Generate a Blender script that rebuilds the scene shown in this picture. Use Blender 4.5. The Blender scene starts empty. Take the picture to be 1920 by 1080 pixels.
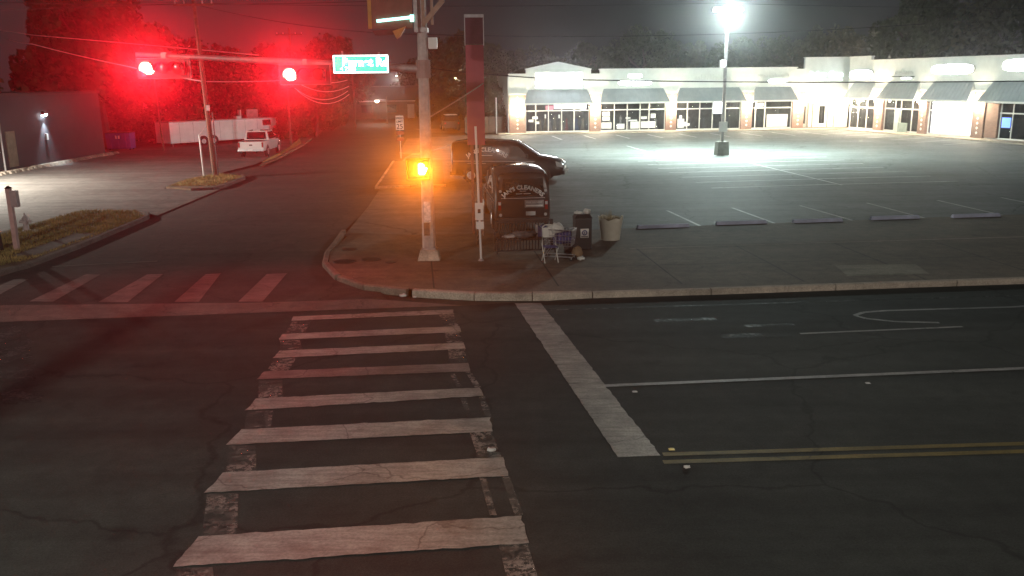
import bpy, bmesh, math, random
from mathutils import Vector, Matrix
random.seed(7)
R = math.radians
sc = bpy.context.scene
col = sc.collection

# ------------------------------------------------------------------ camera
cd = bpy.data.cameras.new('camera'); cam = bpy.data.objects.new('camera', cd); col.objects.link(cam)
cd.sensor_width = 36.0; cd.lens = 1620.0 / 1920.0 * 36.0; cd.clip_end = 3000; cd.clip_start = 0.1
PITCH = math.atan(390.0 / 1620.0)
cam.matrix_world = Matrix.Translation((0, 0, 5.3)) @ Matrix.Rotation(R(90) - PITCH, 4, 'X') @ Matrix.Rotation(-R(0.62), 4, 'Z')
sc.camera = cam

# ------------------------------------------------------------------ night sky: overcast, lit by the town
w = bpy.data.worlds.new('World'); sc.world = w; w.use_nodes = True
nt = w.node_tree; nt.nodes.clear()
wo = nt.nodes.new('ShaderNodeOutputWorld'); bg = nt.nodes.new('ShaderNodeBackground')
tc = nt.nodes.new('ShaderNodeTexCoord'); nz = nt.nodes.new('ShaderNodeTexNoise'); cr = nt.nodes.new('ShaderNodeValToRGB')
nz.inputs['Scale'].default_value = 3.0; nz.inputs['Detail'].default_value = 5.0
cr.color_ramp.elements[0].position = 0.3; cr.color_ramp.elements[0].color = (0.58, 0.64, 0.70, 1)
cr.color_ramp.elements[1].position = 0.75; cr.color_ramp.elements[1].color = (0.92, 0.98, 1.0, 1)
nt.links.new(tc.outputs['Generated'], nz.inputs['Vector']); nt.links.new(nz.outputs['Fac'], cr.inputs['Fac'])
nt.links.new(cr.outputs['Color'], bg.inputs['Color']); bg.inputs['Strength'].default_value = 0.025
nt.links.new(bg.outputs['Background'], wo.inputs['Surface'])

# ------------------------------------------------------------------ exposure and renderer
vs = sc.view_settings
sc.display_settings.display_device = 'sRGB'
vs.view_transform = 'Standard'; vs.look = 'None'; vs.exposure = 0.0; vs.gamma = 1.0
sc.render.engine = 'CYCLES'
cy = sc.cycles
cy.use_denoising = True; cy.denoising_input_passes = 'RGB_ALBEDO_NORMAL'; cy.denoising_prefilter = 'ACCURATE'
try: cy.denoiser = 'OPENIMAGEDENOISE'
except Exception: pass
cy.max_bounces = 5; cy.diffuse_bounces = 2; cy.glossy_bounces = 2; cy.transmission_bounces = 3; cy.volume_bounces = 0
cy.transparent_max_bounces = 6
cy.sample_clamp_indirect = 4.0; cy.caustics_reflective = False; cy.caustics_refractive = False
cy.filter_width = 1.5

# ------------------------------------------------------------------ helpers
def new_mat(name):
    m = bpy.data.materials.new(name); m.use_nodes = True
    n = m.node_tree; b = n.nodes['Principled BSDF']
    return m, n, b

def node(n, t, **kw):
    x = n.nodes.new(t)
    for k, v in kw.items():
        if k in ('operation', 'blend_type', 'data_type', 'feature', 'distance'): setattr(x, k, v)
        else: x.inputs[k].default_value = v
    return x

def pos(n, scale=(1, 1, 1), rot=0.0):
    t = n.nodes.new('ShaderNodeTexCoord'); mp = n.nodes.new('ShaderNodeMapping')
    mp.inputs['Scale'].default_value = scale; mp.inputs['Rotation'].default_value = (0, 0, rot)
    n.links.new(t.outputs['Object'], mp.inputs['Vector'])
    return mp.outputs['Vector']

def ramp(n, src, p0, c0, p1, c1):
    r = n.nodes.new('ShaderNodeValToRGB')
    r.color_ramp.elements[0].position = p0; r.color_ramp.elements[0].color = (*c0, 1) if len(c0) == 3 else c0
    r.color_ramp.elements[1].position = p1; r.color_ramp.elements[1].color = (*c1, 1) if len(c1) == 3 else c1
    n.links.new(src, r.inputs['Fac']); return r.outputs['Color']

def mul(n, a, b, fac=1.0):
    m = n.nodes.new('ShaderNodeMixRGB'); m.blend_type = 'MULTIPLY'; m.inputs['Fac'].default_value = fac
    n.links.new(a, m.inputs['Color1']); n.links.new(b, m.inputs['Color2']); return m.outputs['Color']

def noise(n, vec, scale, detail=4, rough=0.6):
    x = node(n, 'ShaderNodeTexNoise', Scale=scale, Detail=detail, Roughness=rough)
    n.links.new(vec, x.inputs['Vector']); return x.outputs['Fac']

def bump(n, b, src, strength=0.3, dist=0.02):
    x = node(n, 'ShaderNodeBump', Strength=strength, Distance=dist)
    n.links.new(src, x.inputs['Height']); n.links.new(x.outputs['Normal'], b.inputs['Normal'])

def M(name, c, rough=0.6, metal=0.0, var=0.25, scale=3.0, coat=0.0, bmp=0.0, spec=0.5):
    """paint, metal, plastic, cloth: base colour with uneven tone and fine relief"""
    m, n, b = new_mat(name)
    v = pos(n); f = noise(n, v, scale, 5)
    lo = tuple(x * (1 - var) for x in c); hi = tuple(min(1, x * (1 + var * 0.6)) for x in c)
    n.links.new(ramp(n, f, 0.3, lo, 0.7, hi), b.inputs['Base Color'])
    b.inputs['Roughness'].default_value = rough; b.inputs['Metallic'].default_value = metal
    b.inputs['Coat Weight'].default_value = coat; b.inputs['Specular IOR Level'].default_value = spec
    if bmp: bump(n, b, noise(n, v, scale * 12, 3), bmp, 0.01)
    return m

def EM(name, c, s):
    m, n, b = new_mat(name)
    b.inputs['Base Color'].default_value = (*c, 1); b.inputs['Emission Color'].default_value = (*c, 1)
    b.inputs['Emission Strength'].default_value = s; b.inputs['Roughness'].default_value = 0.4
    m.cycles.emission_sampling = 'FRONT' if name in ('lit_sign_face', 'interior_light', 'lit_gable_sign') else 'NONE'
    return m

def asphalt(name, c, crack=0.5, streak=0.3, srot=0.09, warm=(1, 1, 1), rough=0.82, cscale=0.16):
    m, n, b = new_mat(name)
    v = pos(n); vst = pos(n, (0.06, 0.9, 1), srot)
    base = ramp(n, noise(n, v, 34, 6, 0.85), 0.30, tuple(x * 0.42 * y for x, y in zip(c, warm)), 0.70, tuple(x * 1.8 * y for x, y in zip(c, warm)))
    big = ramp(n, noise(n, v, 0.35, 4), 0.3, (0.72,) * 3, 0.7, (1.12,) * 3)
    st = ramp(n, noise(n, vst, 1.3, 4, 0.65), 0.35, (1 - streak,) * 3, 0.68, (1 + streak * .6,) * 3)
    mid = ramp(n, noise(n, v, 2.4, 7, 0.75), 0.32, (0.70,) * 3, 0.68, (1.22,) * 3)
    stain = ramp(n, noise(n, v, 0.9, 3, 0.5), 0.66, (1,) * 3, 0.74, (0.62,) * 3)
    colr = mul(n, mul(n, mul(n, mul(n, base, big), st), mid), stain)
    # cracks
    dn = node(n, 'ShaderNodeTexNoise', Scale=1.3, Detail=4.0)
    n.links.new(v, dn.inputs['Vector'])
    add = n.nodes.new('ShaderNodeMixRGB'); add.blend_type = 'ADD'; add.inputs['Fac'].default_value = 0.8
    n.links.new(v, add.inputs['Color1']); n.links.new(dn.outputs['Color'], add.inputs['Color2'])
    vo = node(n, 'ShaderNodeTexVoronoi', feature='DISTANCE_TO_EDGE', Scale=cscale)
    n.links.new(add.outputs['Color'], vo.inputs['Vector'])
    ck = ramp(n, vo.outputs['Distance'], 0.002, (1 - crack,) * 3, 0.007, (1, 1, 1))
    colr = mul(n, colr, ck)
    n.links.new(colr, b.inputs['Base Color']); b.inputs['Roughness'].default_value = rough
    b.inputs['Specular IOR Level'].default_value = 0.35
    bump(n, b, noise(n, v, 90, 2), 0.5, 0.01)
    return m

def paint(name, c, wear=0.5, hole=False, rough=0.6, scale=1.2):
    """road paint, worn through to the asphalt"""
    m, n, b = new_mat(name)
    v = pos(n)
    f1 = noise(n, v, scale, 6, 0.7); f2 = noise(n, v, 26, 3, 0.7)
    a = ramp(n, f1, wear - 0.16, (0.42,) * 3, wear + 0.2, (1.0,) * 3)
    g = ramp(n, f2, 0.3, (0.7,) * 3, 0.6, (1.05,) * 3)
    base = n.nodes.new('ShaderNodeRGB'); base.outputs[0].default_value = (*c, 1)
    dn = node(n, 'ShaderNodeTexNoise', Scale=1.3, Detail=4.0); n.links.new(v, dn.inputs['Vector'])
    ad0 = n.nodes.new('ShaderNodeMixRGB'); ad0.blend_type = 'ADD'; ad0.inputs['Fac'].default_value = 0.8
    n.links.new(v, ad0.inputs['Color1']); n.links.new(dn.outputs['Color'], ad0.inputs['Color2'])
    ce = node(n, 'ShaderNodeTexVoronoi', feature='DISTANCE_TO_EDGE', Scale=0.42); n.links.new(ad0.outputs['Color'], ce.inputs['Vector'])
    ck = ramp(n, ce.outputs['Distance'], 0.002, (0.5,) * 3, 0.007, (1, 1, 1))
    rub = ramp(n, noise(n, pos(n, (0.5, 3.5, 1), 0.07), 3.0, 6, 0.75), 0.36, (0.62,) * 3, 0.6, (1.05,) * 3)
    n.links.new(mul(n, mul(n, mul(n, mul(n, base.outputs[0], a), g), ck), rub), b.inputs['Base Color'])
    b.inputs['Roughness'].default_value = rough
    if hole:
        m1 = ramp(n, noise(n, v, 7.0, 8, 0.85), 0.45, (0, 0, 0), 0.51, (1, 1, 1))
        m2 = ramp(n, noise(n, v, 1.1, 4, 0.7), 0.40, (0.15,) * 3, 0.58, (1, 1, 1))
        n.links.new(mul(n, m1, m2), b.inputs['Alpha'])
    return m

def link(o, parent=None):
    col.objects.link(o)
    if parent: o.parent = parent
    return o

class MB:
    def __init__(s): s.v = []; s.f = []
    def quad(s, *p):
        i = len(s.v); s.v += [tuple(q) for q in p]; s.f.append(tuple(range(i, i + len(p)))); return s
    def bx(s, x0, x1, y0, y1, z0, z1):
        i = len(s.v)
        s.v += [(x0, y0, z0), (x1, y0, z0), (x1, y1, z0), (x0, y1, z0), (x0, y0, z1), (x1, y0, z1), (x1, y1, z1), (x0, y1, z1)]
        s.f += [tuple(i + k for k in q) for q in ((3, 2, 1, 0), (4, 5, 6, 7), (0, 1, 5, 4), (1, 2, 6, 5), (2, 3, 7, 6), (3, 0, 4, 7))]
        return s
    def bar(s, p, q, wx, wz=None, up=(0, 0, 1)):
        wz = wz or wx; p = Vector(p); q = Vector(q); d = (q - p).normalized(); u = Vector(up)
        if abs(d.dot(u)) > 0.97: u = Vector((0, 1, 0))
        a = d.cross(u).normalized() * wx / 2; c = d.cross(a).normalized() * wz / 2
        i = len(s.v)
        for e in (p, q): s.v += [tuple(e + a + c), tuple(e - a + c), tuple(e - a - c), tuple(e + a - c)]
        s.f += [tuple(i + k for k in t) for t in ((0, 1, 2, 3), (7, 6, 5, 4), (0, 4, 5, 1), (1, 5, 6, 2), (2, 6, 7, 3), (3, 7, 4, 0))]
        return s
    def tube(s, pts, r, n=10, caps=True):
        pts = [Vector(p) for p in pts]; k = len(pts)
        rr = r if isinstance(r, (list, tuple)) else [r] * k
        i = len(s.v)
        for j, p in enumerate(pts):
            d = (pts[min(j + 1, k - 1)] - pts[max(j - 1, 0)]).normalized()
            u = Vector((0, 0, 1)) if abs(d.z) < 0.95 else Vector((0, 1, 0))
            a = d.cross(u).normalized(); c = d.cross(a).normalized()
            for m_ in range(n):
                t = 2 * math.pi * m_ / n
                s.v.append(tuple(p + (a * math.cos(t) + c * math.sin(t)) * rr[j]))
        for j in range(k - 1):
            for m_ in range(n):
                s.f.append((i + j * n + m_, i + (j + 1) * n + m_, i + (j + 1) * n + (m_ + 1) % n, i + j * n + (m_ + 1) % n))
        if caps:
            s.f.append(tuple(i + m_ for m_ in range(n))); s.f.append(tuple(i + (k - 1) * n + m_ for m_ in reversed(range(n))))
        return s
    def lathe(s, prof, c=(0, 0, 0), n=16):
        return s.tube([(c[0], c[1], c[2] + z) for r_, z in prof], [r_ for r_, z in prof], n)
    def prism(s, poly, z0, z1, fn=None):
        """poly (a,b) extruded z0..z1; fn maps (a,b,z) to xyz"""
        fn = fn or (lambda a, b, z: (a, b, z)); k = len(poly); i = len(s.v)
        s.v += [fn(a, b, z0) for a, b in poly] + [fn(a, b, z1) for a, b in poly]
        s.f.append(tuple(i + j for j in reversed(range(k)))); s.f.append(tuple(i + k + j for j in range(k)))
        for j in range(k): s.f.append((i + j, i + (j + 1) % k, i + k + (j + 1) % k, i + k + j))
        return s
    def loft(s, rings, caps=True):
        n = len(rings[0]); i = len(s.v)
        for r_ in rings: s.v += [tuple(p) for p in r_]
        for j in range(len(rings) - 1):
            for m_ in range(n):
                s.f.append((i + j * n + m_, i + j * n + (m_ + 1) % n, i + (j + 1) * n + (m_ + 1) % n, i + (j + 1) * n + m_))
        if caps:
            s.f.append(tuple(i + m_ for m_ in reversed(range(n)))); s.f.append(tuple(i + (len(rings) - 1) * n + m_ for m_ in range(n)))
        return s
    def mesh(s, name, smooth=False, bevel=0.0):
        me = bpy.data.meshes.new(name); me.from_pydata(s.v, [], s.f); me.update()
        bm = bmesh.new(); bm.from_mesh(me); bmesh.ops.recalc_face_normals(bm, faces=bm.faces)
        if bevel: bmesh.ops.bevel(bm, geom=bm.edges[:], offset=bevel, segments=2, affect='EDGES', profile=0.7)
        bm.to_mesh(me); bm.free()
        if smooth: me.shade_smooth(); me.set_sharp_from_angle(angle=R(38))
        return me
    def build(s, name, mat, parent=None, smooth=False, bevel=0.0):
        me = s.mesh(name, smooth, bevel); me.materials.append(mat)
        return link(bpy.data.objects.new(name, me), parent)

def tag(o, label=None, cat=None, group=None, kind=None):
    if label: o['label'] = label
    if cat: o['category'] = cat
    if group: o['group'] = group
    if kind: o['kind'] = kind
    return o

def thing(name, loc, rz, label, cat, group=None):
    o = bpy.data.objects.new(name, None); o.empty_display_size = 0.2
    o.location = loc; o.rotation_euler = (0, 0, rz); link(o)
    return tag(o, label, cat, group)

def share(o, parent, loc=(0, 0, 0), rz=0.0, name=None):
    c = o.copy(); c.parent = parent; c.location = loc; c.rotation_euler = (0, 0, rz); col.objects.link(c); return c

def copy_tree(o, parent=None):
    c = o.copy(); col.objects.link(c); c.parent = parent
    for ch in o.children: copy_tree(ch, c)
    return c

def sheet(name, poly, z, mat, parent=None, kind=None):
    m = MB()
    m.quad(*[(p[0], p[1], p[2] if len(p) > 2 else z) for p in poly])
    bmd = m.mesh(name); bm = bmesh.new(); bm.from_mesh(bmd); bmesh.ops.triangulate(bm, faces=bm.faces)
    for f in bm.faces:
        if f.normal.z < 0: f.normal_flip()
    bm.to_mesh(bmd); bm.free(); bmd.materials.append(mat)
    o = link(bpy.data.objects.new(name, bmd), parent)
    if kind: o['kind'] = kind
    return o

def text(name, s, size, mat, parent, fn, depth=0.004, arch=0.0, bold=0.0):
    """lettering as flat raised mesh; fn maps (x, y, d) of the text plane to local xyz"""
    cu = bpy.data.curves.new(name, 'FONT'); cu.body = s; cu.size = size; cu.align_x = 'CENTER'; cu.extrude = depth / 2; cu.offset = bold
    t = bpy.data.objects.new(name, cu); col.objects.link(t)
    dg = bpy.context.evaluated_depsgraph_get(); me = bpy.data.meshes.new_from_object(t.evaluated_get(dg))
    bpy.data.objects.remove(t); bpy.data.curves.remove(cu)
    for v in me.vertices:
        x, y, z = v.co
        if arch:
            a = x / arch; rr = arch + y; x, y = rr * math.sin(a), rr * math.cos(a) - arch
        v.co = fn(x, y, z)
    me.materials.clear(); me.materials.append(mat)
    return link(bpy.data.objects.new(name, me), parent)

def lamp(name, kind, parent, loc, power, color, radius=0.1, aim=None, size=160, blend=0.5):
    l = bpy.data.lights.new(name, kind); l.energy = power; l.color = color; l.shadow_soft_size = radius
    if kind == 'SPOT': l.spot_size = R(size); l.spot_blend = blend
    o = bpy.data.objects.new(name, l); link(o, parent); o.location = loc
    if aim: o.rotation_euler = Vector(aim).to_track_quat('-Z', 'Y').to_euler()
    return o

# ------------------------------------------------------------------ materials
A_main = asphalt('asphalt_main', (0.034, 0.038, 0.034), 0.5, 0.3)
A_side = asphalt('asphalt_side', (0.062, 0.053, 0.048), 0.45, 0.15, srot=1.5, cscale=0.22)
A_lot = asphalt('asphalt_lot', (0.135, 0.145, 0.138), 0.6, 0.26, srot=-0.1, rough=0.7)
A_left = asphalt('asphalt_left_lot', (0.16, 0.15, 0.14), 0.3, 0.3, srot=-0.1, rough=0.75)
A_conc = asphalt('concrete_pavement', (0.155, 0.125, 0.095), 0.25, 0.12, cscale=0.35)
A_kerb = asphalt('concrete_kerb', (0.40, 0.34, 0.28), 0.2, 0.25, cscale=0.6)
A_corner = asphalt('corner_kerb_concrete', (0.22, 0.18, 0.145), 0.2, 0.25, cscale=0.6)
A_gut = asphalt('concrete_gutter', (0.15, 0.13, 0.115), 0.4, 0.2, cscale=0.3)
A_ground = asphalt('bare_ground', (0.06, 0.055, 0.045), 0.2, 0.2)
P_white = paint('crosswalk_paint', (0.42, 0.41, 0.37), 0.44)
P_line = paint('lane_paint', (0.36, 0.36, 0.35), 0.42)
P_faint = paint('faded_paint', (0.15, 0.15, 0.145), 0.5, True, scale=2)
P_streak = paint('lens_streak_paint', (0.10, 0.10, 0.095), 0.45, True)  # pale tone for the lens reflection painted on the road, not a marking
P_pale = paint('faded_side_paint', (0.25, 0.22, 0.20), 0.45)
P_old = paint('crackled_paint', (0.30, 0.28, 0.25), 0.4, True, scale=2.0)
P_yel = paint('yellow_paint', (0.20, 0.15, 0.035), 0.42)
P_mid = paint('dull_stall_paint', (0.66, 0.67, 0.66), 0.44, scale=0.8)
P_stall = paint('stall_paint', (0.75, 0.75, 0.73), 0.38)
galv = M('galvanised_steel', (0.42, 0.40, 0.40), 0.5, 0.6, 0.25, 6, bmp=0.1)
steel = M('brushed_steel', (0.5, 0.5, 0.52), 0.35, 0.9, 0.15, 8)
blackp = M('black_plastic', (0.018, 0.018, 0.019), 0.45, 0, 0.3)
darkm = M('dark_metal', (0.035, 0.034, 0.036), 0.45, 0.4, 0.3, 6)
rubber = M('tyre_rubber', (0.015, 0.015, 0.015), 0.85)
whitep = M('white_paint', (0.72, 0.70, 0.68), 0.4, 0, 0.12, 2)
wood = M('weathered_wood', (0.13, 0.09, 0.065), 0.85, 0, 0.35, 5, bmp=0.4)
glass_dark = M('dark_glass', (0.012, 0.013, 0.015), 0.015, 0, 0.1, spec=0.9)
vanblack = M('van_black_paint', (0.016, 0.015, 0.018), 0.3, 0.0, 0.2, 2, coat=1.0)
tinted = M('tinted_glass', (0.03, 0.034, 0.034), 0.45, 0, 0.1)
letter = M('white_lettering', (0.8, 0.79, 0.78), 0.6, 0, 0.1)
red_lens = M('red_tail_lens', (0.30, 0.02, 0.02), 0.2, 0, 0.1, coat=0.5)
clear_lens = M('clear_lens', (0.65, 0.65, 0.66), 0.12, 0.2, 0.1)
stucco = M('cream_stucco', (0.73, 0.74, 0.69), 0.9, 0, 0.10, 1.2, bmp=0.25)
trim = M('white_trim', (0.74, 0.72, 0.66), 0.5, 0, 0.08)
awn_m = M('grey_green_awning', (0.29, 0.325, 0.33), 0.6, 0.0, 0.12, 1.5)
yellowh = M('yellow_signal_housing', (0.38, 0.22, 0.05), 0.5, 0, 0.25)
orange_m = M('amber_visor', (0.55, 0.22, 0.06), 0.5, 0, 0.2)
bark = M('bark', (0.075, 0.055, 0.045), 0.95, 0, 0.4, 4, bmp=0.6)

m, n, b = new_mat('brick'); v = pos(n, (1, 1, 1))
bt = n.nodes.new('ShaderNodeTexBrick'); bt.inputs['Scale'].default_value = 1.0
bt.inputs['Brick Width'].default_value = 0.22; bt.inputs['Row Height'].default_value = 0.075; bt.inputs['Mortar Size'].default_value = 0.008
bt.inputs['Color1'].default_value = (0.30, 0.155, 0.11, 1); bt.inputs['Color2'].default_value = (0.21, 0.105, 0.075, 1); bt.inputs['Mortar'].default_value = (0.3, 0.27, 0.24, 1)
mp = n.nodes.new('ShaderNodeCombineXYZ'); sp = n.nodes.new('ShaderNodeSeparateXYZ'); n.links.new(v, sp.inputs[0])
n.links.new(sp.outputs['X'], mp.inputs['X']); n.links.new(sp.outputs['Z'], mp.inputs['Y'])
n.links.new(mp.outputs[0], bt.inputs['Vector']); n.links.new(bt.outputs['Color'], b.inputs['Base Color']); b.inputs['Roughness'].default_value = 0.9
brick = m

def leafmat(name, c):
    m, n, b = new_mat(name)
    oi = n.nodes.new('ShaderNodeObjectInfo'); g = n.nodes.new('ShaderNodeNewGeometry')
    f = n.nodes.new('ShaderNodeTexNoise'); f.inputs['Scale'].default_value = 0.9
    n.links.new(g.outputs['Position'], f.inputs['Vector'])
    n.links.new(ramp(n, f.outputs['Fac'], 0.3, tuple(x * 0.5 for x in c), 0.7, tuple(x * 1.5 for x in c)), b.inputs['Base Color'])
    b.inputs['Roughness'].default_value = 0.75; b.inputs['Specular IOR Level'].default_value = 0.25
    return m
leaf_a = leafmat('leaf_dark', (0.045, 0.060, 0.025)); leaf_b = leafmat('leaf_olive', (0.070, 0.072, 0.030))
glass_m, n, b = new_mat('window_glass')
b.inputs['Base Color'].default_value = (0.02, 0.025, 0.03, 1); b.inputs['Roughness'].default_value = 0.03
b.inputs['Alpha'].default_value = 0.35; b.inputs['Specular IOR Level'].default_value = 0.8

# ------------------------------------------------------------------ ground, roads, pavements
sheet('ground', [(-400, -120), (400, -120), (400, 600), (-400, 600)], -0.06, A_ground, kind='structure')
side = sheet('side_street', [(-15.5, 15), (-1, 15), (-4.2, 24), (-5.9, 27), (-6.1, 31), (-6.2, 37), (-6.6, 44.7), (-8.4, 64.7), (-9.8, 81.4), (-13.5, 110), (-22, 150),
             (-34, 150), (-21, 110), (-19.9, 103.7), (-16.4, 61.3), (-15.1, 49.3), (-14.7, 35.4), (-14.4, 28.4), (-14.6, 24), (-17, 20.5), (-60, 15)], -0.006, A_side, kind='structure')
road = sheet('main_road', [(-90, -12), (90, -12), (90, 29.0), (30, 23.5), (13.3, 21.85), (5, 21.1), (2, 20.85), (-1.4, 20.2), (-11.8, 19.15), (-90, 11.5)], 0.0, A_main, kind='structure')
gut = sheet('gutter_strip', [(-1.2, 20.26), (-11.8, 19.2), (-60, 14.5), (-60, 16.4), (-17, 20.0), (-12.8, 20.75), (-6.1, 20.75), (-3.6, 21.0)], 0.004, A_gut, side)
lot = sheet('parking_lot', [(-6.2, 37.3), (-5.9, 30.0), (-3.4, 29.6), (1.5, 30.2), (4.6, 30.9), (19.4, 33.0), (60, 38.6), (60, 62), (42.7, 66), (35.5, 89.3), (31, 90.4), (-6, 86.0), (-7.5, 62), (-6.8, 46.5)], 0.03, A_lot, kind='structure')
left_lot = sheet('left_parking_lot', [(-60, 24), (-19.2, 24), (-18.6, 33), (-18.4, 36.8), (-14.75, 35.6), (-15.0, 43.9), (-18.0, 44.8), (-18.3, 48.4), (-17.6, 52), (-17.0, 58), (-18.2, 72), (-20.5, 84), (-34, 84), (-60, 76)], 0.02, A_left, kind='structure')
# pavement of the corner, falling gently to the lot
pv = MB()
F_ = [(-0.95, 21.05), (2, 20.98), (5, 21.2), (11.5, 21.85), (30, 23.6), (60, 26.4), (90, 29.2)]
Bk = [(-0.95, 30.1), (2.2, 30.6), (5, 31.05), (11.5, 32.0), (30, 34.6), (60, 38.7), (90, 43)]
for j in range(len(F_) - 1):
    (x0, y0), (x1, y1) = F_[j], F_[j + 1]; (a0, b0), (a1, b1) = Bk[j], Bk[j + 1]
    pv.quad((x0, y0, .125), (x1, y1, .125), (x1 * .6 + a1 * .4, y1 * .4 + b1 * .6, .125), (x0 * .6 + a0 * .4, y0 * .4 + b0 * .6, .125))
    pv.quad((x0 * .6 + a0 * .4, y0 * .4 + b0 * .6, .125), (x1 * .6 + a1 * .4, y1 * .4 + b1 * .6, .125), (a1, b1, .036), (a0, b0, .036))
pv.quad((-0.95, 21.05, .125), (-0.95, 26.48, .125), (-3.0, 26.6, .125), (-5.68, 26.6, .125), (-5.42, 25.1, .125), (-4.72, 23.3, .125), (-3.75, 22.1, .125), (-2.85, 21.55, .125))
pv.quad((-0.95, 26.48, .125), (-0.95, 30.1, .036), (-3.4, 30.0, .036), (-5.75, 30.6, .036), (-5.68, 26.6, .125), (-3.0, 26.6, .125))
pave = pv.build('corner_pavement', A_conc); pave['kind'] = 'structure'
isl = MB().prism([(-6.75, 43.9), (-3.4, 44.3), (-4.6, 58.5), (-7.75, 58.0)], 0.0, 0.13).build('kerbed_pavement', A_conc); isl['kind'] = 'structure'
isl2 = MB().prism([(-8.3, 64.7), (-6.4, 65.2), (-3.0, 84.5), (-9.6, 81.4)], 0.0, 0.12).build('far_pavement', A_conc); isl2['kind'] = 'structure'

def kerb_run(name, path, width, seglen, z1, mat, inward):
    """kerb stones laid one after another along a path, joints open"""
    k = bpy.data.objects.new(name, None); link(k); k['kind'] = 'structure'
    pts = []
    for (a, c) in zip(path[:-1], path[1:]):
        a, c = Vector(a), Vector(c); m_ = max(1, round((c - a).length / seglen))
        pts += [a.lerp(c, i / m_) for i in range(m_)]
    pts.append(Vector(path[-1]))
    def off(i):
        d = (pts[min(i + 1, len(pts) - 1)] - pts[max(i - 1, 0)]).normalized()
        return Vector((-d.y, d.x)) * width * inward
    for i in range(len(pts) - 1):
        p, q = pts[i], pts[i + 1]; d = (q - p).normalized() * 0.012
        p0, q0 = p + d, q - d; p1, q1 = p + off(i) + d, q + off(i + 1) - d
        h = z1 + random.uniform(-.006, .006)
        zz = h if not callable(z1) else z1(i)
        b0, b1 = p0 + (p1 - p0) * .22, q0 + (q1 - q0) * .22
        m = MB(); m.loft([[(p0.x, p0.y, -.05), (p0.x, p0.y, zz - .03), (b0.x, b0.y, zz), (p1.x, p1.y, zz), (p1.x, p1.y, -.05)],
                          [(q0.x, q0.y, -.05), (q0.x, q0.y, zz - .03), (b1.x, b1.y, zz), (q1.x, q1.y, zz), (q1.x, q1.y, -.05)]])
        m.build('kerb_stone', mat, k)
    return k
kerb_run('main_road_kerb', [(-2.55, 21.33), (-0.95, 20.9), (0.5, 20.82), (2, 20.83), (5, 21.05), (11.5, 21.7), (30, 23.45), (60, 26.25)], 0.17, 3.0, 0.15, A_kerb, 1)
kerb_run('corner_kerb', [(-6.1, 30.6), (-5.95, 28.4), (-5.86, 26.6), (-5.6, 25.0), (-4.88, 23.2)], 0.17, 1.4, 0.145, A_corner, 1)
kerb_run('ramp_kerb', [(-4.8, 23.1), (-3.9, 21.98), (-2.7, 21.4)], 0.17, 0.9, 0.14, A_corner, 1)
kerb_run('driveway_kerb', [(-3.3, 44.15), (-6.9, 43.75), (-7.9, 58.0)], 0.16, 2.4, 0.15, A_kerb, -1)
kerb_run('left_island_kerb', [(-24, 21.2), (-17, 22.3), (-14.85, 23.6), (-14.4, 25.2), (-14.35, 28.4), (-14.6, 34.6), (-15.0, 35.6), (-15.9, 36.5)], 0.17, 2.2, 0.14, A_gut, 1)
kerb_run('left_driveway_kerb', [(-16.2, 43.7), (-15.2, 44.1), (-14.9, 45.2), (-15.0, 49.0), (-15.6, 50.6)], 0.17, 1.8, 0.14, A_gut, 1)

# markings on the main road -------------------------------------------------
def strip(name, a, c, wid, z, mat, parent):
    a, c = Vector(a), Vector(c); d = (c - a).normalized(); s_ = Vector((-d.y, d.x)) * wid / 2
    return sheet(name, [tuple(a + s_), tuple(c + s_), tuple(c - s_), tuple(a - s_)], z, mat, parent)
def ragged(poly, amp, step=.11):
    out = []
    for k in range(len(poly)):
        a, c = Vector(poly[k]), Vector(poly[(k + 1) % len(poly)]); m_ = max(2, int((c - a).length / step)); d = (c - a).normalized(); s_ = Vector((-d.y, d.x))
        for q in range(m_):
            out.append(tuple(a.lerp(c, q / m_) + s_ * random.uniform(-amp, amp) * (1.8 if random.random() < .12 else .6)))
    return out
BR = [((-1.40, 19.86), (-1.35, 19.47)), ((-1.17, 18.43), (-1.11, 17.97)), ((-1.01, 17.19), (-0.95, 16.75)), ((-0.86, 15.86), (-0.80, 15.36)),
      ((-0.59, 14.48), (-0.51, 14.06)), ((-0.37, 13.08), (-0.32, 12.50)), ((-0.16, 11.56), (-0.08, 10.95)), ((0.09, 9.83), (0.17, 9.17)), ((0.30, 8.2), (0.36, 7.6))]
BL = [((-5.09, 19.39), (-5.05, 19.02)), ((-4.98, 17.96), (-4.96, 17.52)), ((-4.73, 16.77), (-4.74, 16.29)), ((-4.69, 15.48), (-4.70, 15.04)),
      ((-4.44, 14.05), (-4.45, 13.50)), ((-4.28, 12.69), (-4.33, 12.10)), ((-4.07, 11.15), (-4.12, 10.54)), ((-3.80, 9.40), (-3.86, 8.74)), ((-3.5, 7.8), (-3.5, 7.2))]
for i in range(9):
    sheet('crosswalk_bar', ragged([BL[i][0], BR[i][0], BR[i][1], BL[i][1]], .016), 0.009, P_pale if i == 3 else P_white, road)
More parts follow.
